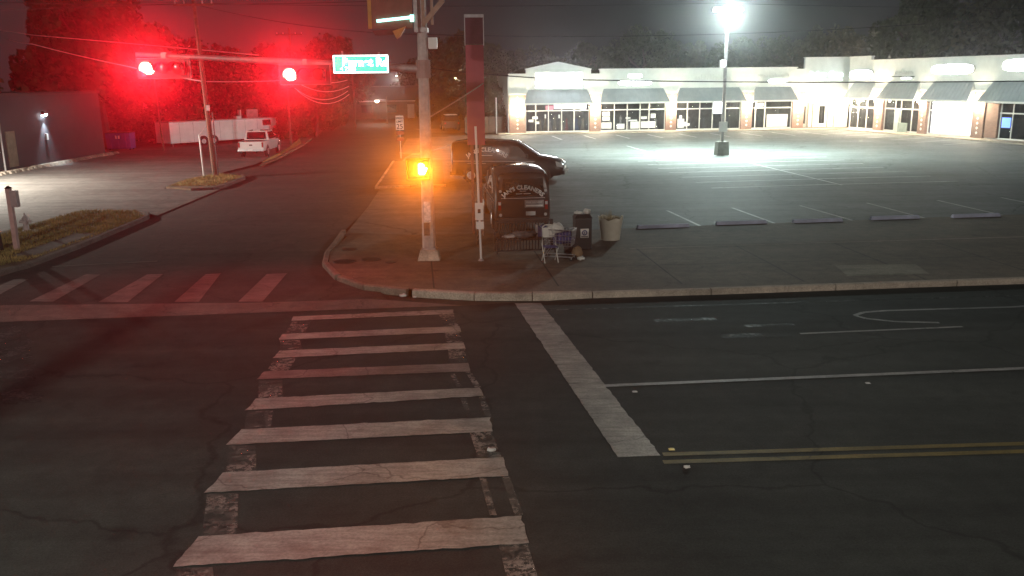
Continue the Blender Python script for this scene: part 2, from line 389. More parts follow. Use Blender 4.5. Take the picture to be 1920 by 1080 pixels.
for i in range(8):
    for s_, B in ((1, BL), (-1, BR)):
        p, q = Vector(B[i][1]), Vector(B[i + 1][0])
        wd = 0.42 if s_ > 0 else 0.34
        o1, o2 = (0.04, 0.04 + wd) if s_ > 0 else (-wd - .02, -.02)
        if s_ < 0 and i in (3, 4, 6):
            for a_ in ((-0.40, -0.31), (-0.09, 0.02)):
                sheet('worn_edge_line', [(p.x + a_[0], p.y - .02), (p.x + a_[1], p.y - .02), (q.x + a_[1], q.y + .02), (q.x + a_[0], q.y + .02)], 0.006, P_old, road)
        else:
            sheet('worn_edge_line', [(p.x + o1, p.y - .02), (p.x + o2, p.y - .02), (q.x + o2, q.y + .02), (q.x + o1, q.y + .02)], 0.006, P_old, road)
sheet('stop_line', ragged([(0.06, 20.4), (0.70, 20.4), (2.12, 11.56), (1.50, 11.52)], .014), 0.005, P_white, road)
strip('lane_line', (1.63, 14.5), (40, 17.9), 0.13, 0.009, P_line, road)
strip('yellow_centre_line', (2.16, 11.60), (60, 14.2), 0.12, 0.006, P_yel, road)
strip('yellow_centre_line', (2.12, 11.34), (60, 13.9), 0.12, 0.006, P_yel, road)
strip('bike_lane_line', (0.8, 19.72), (34, 22.3), 0.09, 0.006, P_faint, road)
strip('lane_dash', (6.1, 17.58), (9.75, 17.97), 0.09, 0.006, P_line, road)
strip('lane_dash', (15.5, 18.6), (19.0, 18.95), 0.09, 0.006, P_line, road)
loop = [(13.5, 19.95), (11.7, 19.55), (8.7, 19.36), (8.1, 19.22), (7.8, 18.98), (7.95, 18.7), (8.5, 18.42), (9.4, 18.3)]
lm = MB()
for j in range(len(loop) - 1):
    a, c = Vector(loop[j]), Vector(loop[j + 1]); d = (c - a).normalized(); s_ = Vector((-d.y, d.x)) * .055
    lm.quad((*(a + s_), .006), (*(c + s_), .006), (*(c - s_), .006), (*(a - s_), .006))
lm.build('curved_lane_marking', P_line, road)
for x, y, l_, w_ in ((3.2, 18.6, 1.4, .25), (5.1, 18.1, 1.1, .2), (4.4, 17.3, 1.5, .3)):
    sheet('worn_symbol', [(x, y), (x + l_, y + l_ * .07), (x + l_, y + w_ + l_ * .07), (x, y + w_)], 0.004, P_faint, road)
sheet('lens_streak', ragged([(-11.75, 18.9), (-11.1, 18.95), (-8.1, 14.0), (-8.7, 13.9)], .07, .09), .004, P_streak, road)  # lens reflection painted as a pale ragged sheet; no line lies here
# side street markings
for q in ([(-10.37, 20.99), (-9.62, 20.95), (-10.0, 24.22), (-10.44, 24.15)], [(-8.44, 20.93), (-7.82, 20.9), (-8.34, 24.2), (-8.75, 24.1)],
          [(-6.83, 20.88), (-6.22, 20.86), (-6.42, 24.12), (-6.98, 24.04)], [(-12.18, 21.14), (-11.55, 21.08), (-11.8, 24.22), (-12.25, 24.3)], [(-13.9, 21.6), (-13.3, 21.4), (-13.6, 23.7), (-14.0, 23.7)]):
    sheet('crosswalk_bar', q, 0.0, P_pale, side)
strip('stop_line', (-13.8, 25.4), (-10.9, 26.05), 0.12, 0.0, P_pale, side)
strip('driveway_edge', (-14.72, 35.4), (-15.0, 44.2), 0.28, 0.026, A_gut, side)

# parking lot markings -------------------------------------------------------
for a, c in (((6.38, 35.18), (6.95, 30.98)), ((9.19, 35.73), (9.79, 31.5)), ((12.16, 36.13), (12.86, 31.95)), ((15.19, 36.7), (15.73, 32.3)), ((18.48, 37.27), (18.95, 32.8)), ((21.6, 37.9), (22.1, 33.4)), ((24.7, 38.4), (25.2, 34.0))):
    strip('parking_stripe', a, c, 0.11, 0.037, P_stall, lot)
strip('parking_spine', (14.75, 58.4), (16.5, 43.0), 0.13, 0.041, P_stall, lot)
for i in range(8):
    t_ = i / 7
    y = 43.4 + 17.0 * t_
    cx = 16.45 - 1.75 * t_
    strip('parking_stripe', (cx - 6.6, y - 1.0), (cx - .1, y + .0), 0.18, 0.037, P_mid, lot)
    strip('parking_stripe', (cx + .1, y + .0), (cx + 6.4, y + 0.75), 0.18, 0.037, P_mid, lot)
for i in range(9):
    s0 = 4 + i * 3.1
    a = Vector((s0, 83.6 + s0 * .095)); strip('parking_stripe', a, a + Vector((.62, -5.2)), 0.18, 0.037, P_mid, lot)
for i in range(6):
    s0 = 1.5 + i * 3.0
    a = Vector((34.2 + s0 * .27, 86.5 - s0 * .963)); strip('parking_stripe', a, a + Vector((-4.9, -2.6)), 0.18, 0.037, P_mid, lot)
strip('aisle_line', (9.4, 70.5), (10.5, 60.8), 0.13, 0.037, P_stall, lot)

# wheel stops
ws = None
concb = M('blue_grey_concrete', (0.46, 0.48, 0.62), 0.85, 0, 0.2, 3, bmp=0.2)
wl = ['leftmost of the concrete wheel stops, nearest the cream tub', 'second concrete wheel stop from the left along the lot edge', 'third concrete wheel stop from the left along the lot edge',
      'fourth concrete wheel stop from the left along the lot edge', 'rightmost full concrete wheel stop along the lot edge', 'concrete wheel stop cut by the right edge of the photo']
for i, (x, y) in enumerate(((5.5, 30.95), (8.5, 31.6), (11.4, 31.85), (14.5, 32.35), (17.7, 32.6), (20.8, 33.1))):
    if ws is None:
        ws = MB().loft([[(-.98, -.09, 0), (-.98, .09, 0), (-.94, .06, .12), (-.94, -.06, .12)], [(.98, -.09, 0), (.98, .09, 0), (.94, .06, .12), (.94, -.06, .12)]]).build('wheel_stop', concb)
        o = ws
    else:
        o = ws.copy(); col.objects.link(o)
    o.location = (x, y, .034 + (.004 if i else .004)); o.rotation_euler = (0, 0, R(7 + random.uniform(-1.5, 1.5)))
    tag(o, wl[i], 'wheel stop', 'wheel stops along the lot edge')

# ------------------------------------------------------------------ strip mall
FR = bpy.data.objects.new('strip_mall', None); link(FR)
FR.location = (-0.1, 88.2, 0); FR.rotation_euler = (0, 0, math.atan2(.0955, .9954))
tag(FR, 'long cream strip mall with brick piers, sloped awnings and lit signs', 'shop building')
# local frame: x along the front, y into the building, z up
def mp_(name, mb, mat, parent=FR, **k): return mb.build(name, mat, parent, **k)
PIER = [(0.0, 1.65), (8.15, 9.28), (15.98, 17.1), (23.9, 25.05), (29.35, 30.55)]
OPEN = [(1.65, 8.15), (9.28, 15.98), (17.1, 23.9), (25.05, 29.35)]
up = MB()
up.bx(0, 1.72, 0, .35, 3.75, 5.82); up.bx(8.26, 9.18, .0, .35, 3.12, 5.84)
up.bx(9.18, 29.62, 0, .35, 3.12, 6.2); up.bx(29.62, 30.45, 0, .35, 3.12, 6.1); up.bx(30.45, 36.2, 0, .35, 3.0, 7.15)
mp_('upper_wall', up, stucco)
mp_('gable', MB().prism([(1.72, 3.12), (8.26, 3.12), (8.26, 6.22), (4.92, 6.92), (1.72, 6.28)], -.06, .35, lambda a, c, z: (a, z, c)), stucco)
cp = MB().bx(9.1, 29.7, -.05, .4, 6.2, 6.3).bx(30.4, 36.25, -.05, .4, 7.15, 7.25).bx(-.05, 1.7, -.05, .4, 5.82, 5.9)
mp_('coping', cp, trim)
mp_('gable_coping', MB().bar((1.66, .14, 6.32), (4.92, .14, 6.97), .5, .09).bar((4.92, .14, 6.97), (8.3, .14, 6.27), .5, .09), trim)
mp_('side_wall', MB().bx(0, .3, .36, 14, 0, 5.75), stucco)
mp_('roof', MB().bx(.3, 36, .36, 14, 5.2, 5.4), darkm)
for (a, c) in PIER:
    o = mp_('brick_pier', MB().bx(a, c, -.22, .3, 0.12, 3.85), brick)
    mp_('pier_cap', MB().bx(a - .04, c + .04, -.27, .0, 3.85, 3.95), trim, o)
    mx = (a + c) / 2
    for zz in (.55, .95, 1.35, 1.75, 3.55):
        mp_('diamond_tile', MB().prism([(mx - .13, zz), (mx, zz - .13), (mx + .13, zz), (mx, zz + .13)], -.245, -.218, lambda p, q, z: (p, z, q)), trim, o)
interior = M('shop_interior', (0.20, 0.19, 0.19), 0.9, 0, 0.5, 2)
dark_in = M('shop_dark', (0.05, 0.05, 0.055), 0.9, 0, 0.5, 2)
cloths = [M('garment_' + k, c, 0.9, 0, 0.3, 3) for k, c in (('white', (.6, .6, .62)), ('blue', (.12, .15, .3)), ('red', (.35, .08, .08)), ('grey', (.22, .22, .25)), ('tan', (.4, .33, .26)))]
def window(parent, x0, x1, cols, zt=2.95, tr=2.25, z0=.22, y=.12, door=None):
    f = MB(); th = .09
    xs = [x0 + .03] + cols + [x1 - .03]
    for x in xs: f.bx(x - th / 2, x + th / 2, y - .05, y + .05, z0, zt)
    f.bx(x0, x1, y - .06, y + .06, zt - .04, zt + .06); f.bx(x0, x1, y - .055, y + .055, tr - .05, tr + .05); f.bx(x0, x1, y - .06, y + .06, z0 - .1, z0 + .02)
    fr = f.build('window_frame', trim, parent)
    for a, c in zip(xs[:-1], xs[1:]):
        MB().bx(a + th / 2, c - th / 2, y - .008, y + .008, z0 + .02, tr - .05).build('pane', glass_m, fr)
        MB().bx(a + th / 2, c - th / 2, y - .008, y + .008, tr + .05, zt - .04).build('pane', glass_m, fr)
    MB().bx(x0, x1, y - .15, y + .1, .12, z0 - .1).build('window_base', brick, parent)
    MB().bx(x0, x1, 3.4, 3.5, .1, 3.1).bx(x0 - .05, x0, .36, 3.5, .1, 3.1).bx(x1, x1 + .05, .36, 3.5, .1, 3.1).bx(x0, x1, .36, 3.5, 3.1, 3.2).bx(x0, x1, .36, 3.5, .04, .1).build('shop_room', interior, parent)
    return fr
W1 = window(FR, *OPEN[0], [2.70, 3.98, 5.33, 6.60]); W2 = window(FR, *OPEN[1], [10.72, 12.05, 13.38, 14.32]); W3 = window(FR, *OPEN[2], [18.3, 19.6, 20.95, 22.3]); W4 = window(FR, *OPEN[3], [25.5, 26.5])
def goods(parent, x0, x1, n_, mats, ymin=.6, ymax=2.6):
    for i in range(n_):
        x = x0 + (x1 - x0) * (i + .5) / n_ + random.uniform(-.15, .15); y = random.uniform(ymin, ymax); h = random.uniform(1.2, 1.75); r_ = random.uniform(.2, .34)
        MB().lathe([(r_ * .9, .1), (r_, .25), (r_ * .6, h * .55), (r_ * .42, h * .68), (r_ * .62, h * .86), (r_ * .25, h * .93), (r_ * .22, h)], (x, y, 0), 9).build('display_figure', random.choice(mats), parent, smooth=True)
goods(FR, 1.9, 7.9, 11, cloths); goods(FR, 9.5, 15.7, 10, cloths[:1] + cloths[3:4] + cloths[:1]); goods(FR, 17.4, 23.6, 5, cloths[3:4])
def posters(parent, rects, mat, y=.08):
    for (x, z, w_, h_) in rects: MB().bx(x, x + w_, y - .006, y + .006, z, z + h_).build('window_poster', mat, parent)
paper = M('poster_paper', (0.7, 0.7, 0.68), 0.7, 0, 0.1, 5)
posters(FR, [(1.95, 1.15, .5, .25), (2.35, 1.45, .55, .25), (2.75, .95, .3, .25), (3.6, 1.5, .14, .4), (5.0, 1.5, .16, .35)], paper)
posters(FR, [(9.5, 1.65, .75, .4), (9.5, 1.2, .75, .38), (9.4, .4, 1.05, .6), (11.9, 1.35, .5, .14), (12.2, 1.1, .9, .14), (12.4, .35, .9, .7), (11.0, .35, .8, .5), (13.5, .4, 1.5, .65), (13.5, 1.3, .6, .25), (14.5, 1.4, .5, .4)], paper)
posters(FR, [(17.3, .35, .7, .9), (17.8, .5, .5, .45), (17.5, 1.3, .25, .3), (18.2, .55, .4, .25)], paper)
posters(FR, [(26.75, .3, 2.2, 1.25), (25.62, 2.4, .7, .35)], paper)
def awning(parent, x0, x1, zb=3.02, zt=4.34, out=1.0, inset=.55):
    A = [(x0, -out, zb), (x1, -out, zb), (x1 - inset, -.03, zt), (x0 + inset, -.03, zt), (x0, 0.0, zb), (x1, 0.0, zb)]
    m = MB(); m.v = A + [(x, y, z - .07) for x, y, z in A]
    m.f = [(0, 1, 2, 3), (0, 3, 4), (1, 5, 2), (6, 9, 8, 7), (6, 10, 9), (7, 8, 11), (0, 6, 7, 1), (1, 7, 11, 5), (0, 4, 10, 6), (3, 2, 8, 9)]
    o = m.build('awning', awn_m, parent)
    s_ = MB(); k = int((x1 - x0) / .42)
    for i in range(1, k):
        x = x0 + (x1 - x0) * i / k
        xb = x; xt = min(max(x, x0 + inset), x1 - inset) if (x0 + inset < x < x1 - inset) else None
        if xt: s_.bar((xb, -out - .004, zb + .01), (xt, -.034, zt + .01), .035, .05)
    s_.build('seam_ribs', awn_m, o)
    MB().bx(x0 - .02, x1 + .02, -out - .04, -out + .02, zb - .14, zb + .02).build('fascia_edge', trim, o)
    return o
for (a, c) in OPEN: awning(FR, a - .25, c + .25)
# signs on the front
sign_glow = EM('lit_sign_face', (0.93, 0.97, 1.0), 16.0)
sign_soft = EM('lit_sign_soft', (0.9, 1.0, 0.97), 8.0)
def oval(x0, x1, z0, z1, k=20, p=3.2):
    cx, cz, a, c = (x0 + x1) / 2, (z0 + z1) / 2, (x1 - x0) / 2, (z1 - z0) / 2; out = []
    for i in range(k):
        t = 2 * math.pi * i / k; ct, st = math.cos(t), math.sin(t)
        out.append((cx + a * math.copysign(abs(ct) ** (2 / p), ct), cz + c * math.copysign(abs(st) ** (2 / p), st)))
    return out
def wallsign(parent, x0, x1, z0, z1, mat, y0=-.2, y1=-.03):
    o = MB().prism(oval(x0, x1, z0, z1), y0, y1, lambda p, q, z: (p, z, q)).build('sign_box', whitep, parent)
    MB().prism(oval(x0 + .05, x1 - .05, z0 + .05, z1 - .05), y0 - .012, y0 - .001, lambda p, q, z: (p, z, q)).build('sign_face', mat, o)
    return o
sg1 = MB().bx(2.6, 7.4, -.24, -.07, 4.44, 6.0).build('sign_box', whitep, FR)
MB().bx(2.66, 7.34, -.26, -.242, 4.5, 5.94).build('sign_face', EM('lit_gable_sign', (0.93, 0.96, 1.0), 25.0), sg1)
wallsign(FR, 11.95, 13.5, 5.33, 5.8, sign_glow); wallsign(FR, 10.95, 14.45, 4.58, 5.18, sign_glow); wallsign(FR, 26.5, 28.6, 4.64, 5.16, sign_glow)
letters_m = M('pale_letters', (0.66, 0.66, 0.62), 0.5, 0, 0.1)
def strokes(parent, x0, x1, z0, h, mat):
    m = MB(); x = x0
    while x < x1:
        w_ = random.uniform(.1, .22); hh = h * random.choice((.6, .62, .65, 1.0))
        m.bx(x, x + .06, -.1, -.02, z0, z0 + hh); m.bx(x + .06, x + w_, -.1, -.02, z0 + hh * .45, z0 + hh * .62)
        if random.random() < .6: m.bx(x + w_ + .0, x + w_ + .05, -.1, -.02, z0, z0 + hh * .7)
        x += w_ + .15
    m.build('worn_letters', mat, parent)
strokes(FR, 19.0, 22.6, 5.1, .55, letters_m); strokes(FR, 25.5, 28.9, 5.3, .42, letters_m)
teal = EM('pale_lit_letters', (0.75, 1.0, 0.93), 1.6)
tfn = lambda x, y, d: (32.75 + x, -.08 - d, 5.28 + y)
text('sign_lettering', 'Safety Shoe', .78, teal, FR, tfn, .08, bold=.012)
wallsign(FR, 31.2, 32.9, 4.86, 5.1, sign_soft, -.1, -.02); wallsign(FR, 33.3, 34.5, 4.86, 5.1, sign_soft, -.1, -.02)
# recessed shopfront beyond the last pier
MB().bx(30.55, 36.2, 1.6, 1.7, .1, 3.3).build('recess_wall', stucco, FR)
for (a, c) in ((30.75, 31.6), (32.9, 33.7)):
    d_ = MB().bx(a, c, 1.52, 1.58, .15, 2.45).build('shop_door', trim, FR)
    MB().bx(a + .1, c - .1, 1.505, 1.518, .5, 2.3).build('pane', glass_dark, d_)
for a in (31.75, 32.25, 33.9, 34.6):
    MB().bx(a, a + .09, 1.5, 1.59, .12, 2.6).build('door_post', M('timber_post', (.35, .26, .18), .7), FR)
MB().bx(30.6, 36.0, .35, 1.6, 3.0, 3.06).build('soffit', trim, FR)
# interior lights that show
MB().bx(4.6, 7.9, .3, .42, 2.42, 2.88).build('lit_transom_panel', EM('transom_light', (1.0, 0.93, 0.98), 7.0), FR)
MB().bx(3.75, 4.5, .3, .4, 2.3, 2.75).build('red_neon_panel', EM('red_neon', (1.0, 0.35, 0.4), 2.5), FR)
MB().bx(21.05, 22.2, .02, .07, 1.75, 2.85).build('lit_window_sign', EM('window_sign_light', (0.72, 0.78, 1.0), 5.0), FR)
walk = MB().bx(-1.2, 36.3, -1.9, .36, 0.0, .12).build('shop_walkway', A_kerb, FR)
MB().tube([(-.08, -.06, .12), (-.08, -.06, 5.6)], .05, 8).build('downpipe', whitep, FR)

# wing, turning towards the viewer on the right
WG = bpy.data.objects.new('strip_mall_wing', None); link(WG)
WG.location = (35.2, 89.5, 0); WG.rotation_euler = (0, 0, math.atan2(-.963, .27))
tag(WG, 'cream wing of the strip mall running toward the viewer at right', 'shop building')
WP = [(2.95, 4.15), (9.1, 10.05), (15.5, 16.75), (22.6, 23.8)]; WO = [(-1.1, 2.95), (4.15, 9.1), (10.05, 15.5), (16.75, 22.6)]
up = MB().bx(-1.6, 1.6, 0, .35, 3.2, 7.15).bx(1.6, 25, .0, .35, 3.2, 6.75)
up.build('upper_wall', stucco, WG)
MB().bx(1.6, 25.1, -.05, .4, 6.75, 6.86).bx(-1.7, 1.65, -.05, .4, 7.15, 7.25).build('coping', trim, WG)
for (a, c) in WP:
    o = MB().bx(a, c, -.22, .3, .12, 3.95).build('brick_pier', brick, WG)
    MB().bx(a - .04, c + .04, -.27, 0, 3.95, 4.05).build('pier_cap', trim, o)
    mx = (a + c) / 2
    for zz in (.55, .95, 1.35, 1.75):
        MB().prism([(mx - .13, zz), (mx, zz - .13), (mx + .13, zz), (mx, zz + .13)], -.245, -.218, lambda p, q, z: (p, z, q)).build('diamond_tile', trim, o)
for i, (a, c) in enumerate(WO): awning(WG, a - .15 if i else a, c + .15, 3.2, 4.8, 1.0, .6)
WW = [window(WG, *WO[0], [.2, 1.5], 3.1), window(WG, *WO[1], [5.6, 6.4, 7.9], 3.1), window(WG, *WO[2], [11.6, 13.9], 3.1), window(WG, *WO[3], [18.2, 19.4, 21.0], 3.1)]
MB().bx(5.65, 6.3, -.0, .1, .2, 2.3).build('shop_door', M('pale_green_door', (.5, .56, .5), .5), WG)
MB().bx(6.5, 7.7, -.25, -.12, .12, 1.0).build('shop_counter', M('grey_green_panel', (.25, .3, .26), .6), WG)
MB().bx(10.2, 15.4, .3, .36, .25, 3.0).build('lit_interior_panel', EM('interior_light', (0.97, 1.0, 0.98), 6.0), WG)
MB().bx(18.45, 19.3, .0, .05, 1.1, 1.9).build('lit_blue_sign', EM('blue_window_sign', (0.15, 0.3, 1.0), 1.6), WG)
MB().bx(16.8, 18.1, -.1, .3, .2, 3.0).build('brick_infill', brick, WG)
wallsign(WG, -1.3, 2.3, 4.95, 5.95, sign_glow); wallsign(WG, 10.1, 15.1, 5.32, 6.28, sign_glow); wallsign(WG, 18.0, 22.6, 5.5, 6.55, sign_glow)
strokes(WG, 5.3, 7.6, 5.4, .55, letters_m); MB().bx(4.9, 7.9, -.12, -.02, 5.2, 5.27).build('sign_rule', darkm, WG)
wallsign(WG, 6.2, 7.7, 4.95, 5.2, sign_soft, -.1, -.02)
MB().bx(-1.4, 25, -1.9, .36, 0, .12).build('shop_walkway', A_kerb, WG)

# wall lamps on the piers
sc_bulb = EM('sconce_bulb', (1.0, 0.86, 0.58), 260.0)
def sconce(frame, x, z, label, power):
    loc = frame.matrix_basis @ Vector((x, -.24, z))
    t = thing('wall_lamp', loc, frame.rotation_euler.z, label, 'wall lamp', 'wall lamps on the mall piers')
    MB().bx(-.08, .08, -.05, .0, -.16, .16).build('back_plate', darkm, t)
    MB().lathe([(.1, -.26), (.2, -.18), (.22, .06), (.15, .14)], (0, -.16, 0), 10).build('globe', sc_bulb, t, smooth=True)
    MB().lathe([(.15, .13), (.03, .22)], (0, -.16, 0), 10).build('cap', darkm, t)
    lamp('bulb_light', 'POINT', t, (0, -.55, 0), power, (1.0, .84, .62), .14)
bpy.context.view_layer.update()
for i, (a, c) in enumerate(PIER):
    sconce(FR, (a + c) / 2, 2.65, ['wall lamp on the brick pier at the left end of the mall', 'wall lamp on the second brick pier of the mall front', 'wall lamp on the third brick pier of the mall front, left of the lamp post',
           'wall lamp on the fourth brick pier, right of the lamp post', 'wall lamp on the last brick pier before the mall corner'][i], 620)
for (x, z, l_, p_) in ((-.6, 2.9, 'very bright wall lamp in the inner corner of the mall', 1300), (3.5, 2.95, 'very bright wall lamp on the first pier of the mall wing', 1200), (9.58, 3.0, 'wall lamp left of the white lit doorway in the wing', 420), (16.1, 3.05, 'wall lamp right of the white lit doorway in the wing', 420)):
    sconce(WG, x, z, l_, p_)

# ------------------------------------------------------------------ car park lamp post
t = thing('car_park_lamp', (14.72, 60.8, .03), R(6), 'tall car park lamp post on a square concrete base', 'lamp post')
MB().loft([[(-.42, -.42, 0), (.42, -.42, 0), (.42, .42, 0), (-.42, .42, 0)], [(-.36, -.36, .95), (.36, -.36, .95), (.36, .36, .95), (-.36, .36, .95)]]).build('concrete_base', M('base_concrete', (.22, .22, .2), .9, 0, .3, 3, bmp=.3), t)
MB().bx(-.09, .09, -.09, .09, .95, 9.7).build('pole', galv, t)
MB().bx(-.3, .3, -.13, -.1, 1.62, 2.32).build('notice', whitep, t)
o = MB().bx(-.42, -.1, -.3, .1, 5.95, 6.45).build('floodlight', whitep, t)
lampw = EM('lot_lamp_glass', (0.9, 1.0, 0.97), 120.0)
MB().bx(-.4, -.12, -.312, -.301, 6.0, 6.4).build('floodlight_glass', EM('floodlight_glass', (.93, 1, .98), 25.0), o)
for dx, dy in ((-.75, -.1), (.75, .1), (.1, -.75)):
    h_ = MB().loft([[(dx - .28, dy - .28, 9.68), (dx + .28, dy - .28, 9.68), (dx + .28, dy + .28, 9.68), (dx - .28, dy + .28, 9.68)],
                    [(dx - .22, dy - .22, 9.9), (dx + .22, dy - .22, 9.9), (dx + .22, dy + .22, 9.9), (dx - .22, dy + .22, 9.9)]]).build('lamp_head', galv, t)
    MB().loft([[(dx - .25, dy - .25, 9.67), (dx + .25, dy - .25, 9.67), (dx + .25, dy + .25, 9.67), (dx - .25, dy + .25, 9.67)],
               [(dx - .17, dy - .17, 9.57), (dx + .17, dy - .17, 9.57), (dx + .17, dy + .17, 9.57), (dx - .17, dy + .17, 9.57)]]).build('lamp_glass', lampw, h_)
    MB().bar((dx * .3, dy * .3, 9.62), (dx * .9, dy * .9, 9.74), .06).build('bracket', galv, h_)
lamp('lot_light', 'SPOT', t, (0, .3, 9.4), 47000, (.82, 1.0, .94), .35, (.1, .35, -1), 170, .8)
lamp('lot_glow', 'POINT', t, (0, -.35, 9.4), 8000, (.80, 1.0, .96), .3)

# ------------------------------------------------------------------ signal pole on the far corner
t = thing('signal_pole', (-2.45, 25.3, .125), 0, 'grey traffic signal pole with a long mast arm and orange pedestrian signal', 'signal pole')
MB().loft([[(-.33, -.3, 0), (.33, -.3, 0), (.33, .3, 0), (-.33, .3, 0)], [(-.25, -.25, .32), (.25, -.25, .32), (.25, .25, .32), (-.25, .25, .32)]]).build('footing', A_kerb, t, bevel=.02)
pole_m = M('painted_pole', (0.40, 0.38, 0.37), 0.55, 0.2, 0.35, 4, bmp=.15)
MB().tube([(0, 0, .32), (0, 0, 4), (.0, 0, 9.3)], [.2, .165, .12], 8).build('pole', pole_m, t)
MB().bx(-.2, .2, -.2, .2, .32, .36).build('base_plate', galv, t)
MB().bx(-.1, .09, -.21, -.185, 1.15, 1.75).build('torn_sticker', M('sticker', (.7, .68, .66), .6, 0, .5, 9), t)
MB().bx(-.12, .05, -.213, -.186, .75, 1.12).build('dark_sticker', M('sticker_dark', (.08, .07, .07), .6, 0, .5, 9), t)
MB().tube([(-.05, 0, 5.5), (-3.5, -.55, 5.72), (-7.6, -1.22, 5.95)], [.115, .095, .06], 12).build('mast_arm', galv, t, smooth=True)
MB().lathe([(.21, -.25), (.21, .25)], (0, 0, 5.5), 10).build('arm_collar', M('collar_steel', (.30, .24, .23), .7), t)
MB().bx(.17, .42, -.12, .06, 6.05, 6.36).build('control_box', whitep, t, bevel=.015)
cz = MB(); cz.tube([(.24 + .03 * math.cos(k * 1.1), -.03 + .03 * math.sin(k * 1.1), 6.0 - k * .02) for k in range(46)], .008, 5); cz.build('coiled_cable', darkm, t)
br = MB().bar((.06, -.1, 6.65), (.06, -.1, 7.6), .09).bar((.3, -.1, 6.7), (.3, -.1, 7.6), .07).bar((.05, -.12, 6.72), (.62, -.12, 7.35), .13).bar((.62, -.12, 7.3), (.62, -.12, 7.6), .08)
br.build('bracket', M('brown_bracket', (.30, .20, .15), .6, .2), t)
MB().bx(-.17, .17, -.17, .17, 6.5, 6.62).build('pole_clamp', galv, t)
# pedestrian signal
pd = MB().bx(-.56, .13, -.42, -.2, 2.4, 3.02).build('pedestrian_signal', yellowh, t, bevel=.02)
MB().bx(-.50, .07, -.432, -.421, 2.45, 2.97).build('signal_panel', blackp, pd)
hand_m = EM('orange_hand_light', (1.0, 0.42, 0.06), 110.0)
hd = MB(); hx, hz = -.10, 2.70
for i_, (fx, fl) in enumerate(((-.075, .13), (-.028, .16), (.02, .15), (.064, .11))): hd.bx(hx + fx - .018, hx + fx + .018, -.444, -.434, hz + .03, hz + .03 + fl)
hd.prism([(hx - .1, hz + .035), (hx + .085, hz + .035), (hx + .15, hz + .06), (hx + .16, hz + .03), (hx + .07, hz - .14), (hx - .07, hz - .14)], -.444, -.434, lambda p, q, z: (p, z, q))
hd.build('raised_hand', hand_m, pd)
hood = MB().bx(-.52, .09, -.60, -.42, 2.985, 3.0).bx(-.535, -.52, -.60, -.42, 2.5, 3.0).bx(.09, .105, -.60, -.42, 2.5, 3.0); hood.build('visor', blackp, pd)
lamp('hand_light', 'SPOT', pd, (-.1, -.55, 2.7), 6500, (1.0, .22, .010), .09, (.1, -1, .12), 42, 1.0)
# signal seen end-on at the top of the pole
ts = thing('traffic_signal', (-3.1, 25.0, 6.62), R(4), 'amber backed signal head at the top of the pole, green light seen edge-on', 'traffic signal')
MB().bx(-.78, .42, .02, .05, 0.1, 1.4).build('backplate', M('maroon_backplate', (.16, .065, .045), .6, 0, .3, 3), ts)
MB().bx(-.80, -.70, .0, .018, 0.1, 1.4).build('reflective_border', yellowh, ts)
MB().bx(-.66, .3, .052, .30, 0.2, 1.4).build('housing', yellowh, ts, bevel=.02)
MB().loft([[(-.7, -.02, .05), (.02, -.02, .1), (.02, .3, .1), (-.7, .3, .05)], [(-.62, .0, -.08), (.05, .0, -.05), (.05, .28, -.05), (-.62, .28, -.08)]]).build('louvre', M('dark_red_louvre', (.10, .03, .03), .6), ts)
MB().loft([[(-.12, -.3, .02), (.24, -.3, .14), (.24, .1, .14), (-.12, .1, .02)], [(-.02, -.34, -.18), (.08, -.34, -.12), (.08, .06, -.12), (-.02, .06, -.18)]]).build('visor', orange_m, ts)
MB().bar((-.56, -.03, .30), (.42, -.03, .40), .03, .075).bx(.36, .46, -.06, .0, .28, .46).build('green_light', EM('green_light', (.35, 1.0, .85), 4.0), ts)
MB().bx(.46, .56, -.02, .06, .0, 1.4).build('mounting_rail', galv, ts)

# red signals hung on the mast arm
red_m = EM('red_lit_lens', (1.0, 0.10, 0.06), 260.0)
off_m = M('unlit_lens', (.05, .03, .02), .2, 0, .1, coat=.5)
def hsignal(loc, label, power, ax):
    t = thing('traffic_signal', loc, R(5), label, 'traffic signal', 'red signals on the mast arm')
    MB().bx(-.55, .86, .0, .02, -.27, .27).build('backplate', blackp, t)
    MB().bx(-.54, .85, -.012, -.002, .255, .268).bx(-.54, .85, -.012, -.002, -.268, -.255).bx(.837, .85, -.012, -.002, -.255, .255).build('reflective_border', M('border_tape', (.35, .3, .28), .5), t)
    MB().bx(-.40, .72, -.12, .16, -.17, .17).build('housing', blackp, t, bevel=.02)
    for i, x in enumerate((-.21, .16, .53)):
        l_ = MB().tube([(x, -.121, 0), (x, -.145, 0), (x, -.16, 0)], [.15, .145, .08], 18).build('lens', red_m if i == 0 else off_m, t, smooth=True)
        vz = MB(); k = 14
        for j in range(k):
            a0, a1 = math.pi * (-.12 + 1.24 * j / k), math.pi * (-.12 + 1.24 * (j + 1) / k)
            p = lambda a, y, r_: (x + r_ * math.cos(a), y, r_ * math.sin(a))
            vz.quad(p(a0, -.12, .165), p(a1, -.12, .165), p(a1, -.38, .165), p(a0, -.38, .165)); vz.quad(p(a0, -.12, .172), p(a1, -.12, .172), p(a1, -.38, .172), p(a0, -.38, .172))
        vz.build('visor', blackp, l_)
    MB().bx(.1, .22, .03, .1, .1, .42).build('hanger', galv, t)
    lamp('red_light', 'SPOT', t, (-.21, -.42, 0), power, (1.0, .010, .022), .12, (ax, -1, .05), 50, 1.0)
    lamp('red_spill', 'SPOT', t, (-.21, -.42, -.05), 420, (1.0, .02, .04), .12, (.05, -.75, -1), 135, .8)
hsignal((-9.45, 23.98, 5.70), 'lit red traffic signal at the tip of the mast arm', 8800, .30)
hsignal((-5.78, 24.45, 5.50), 'lit red traffic signal on the mast arm beside the street name sign', 7800, .15)
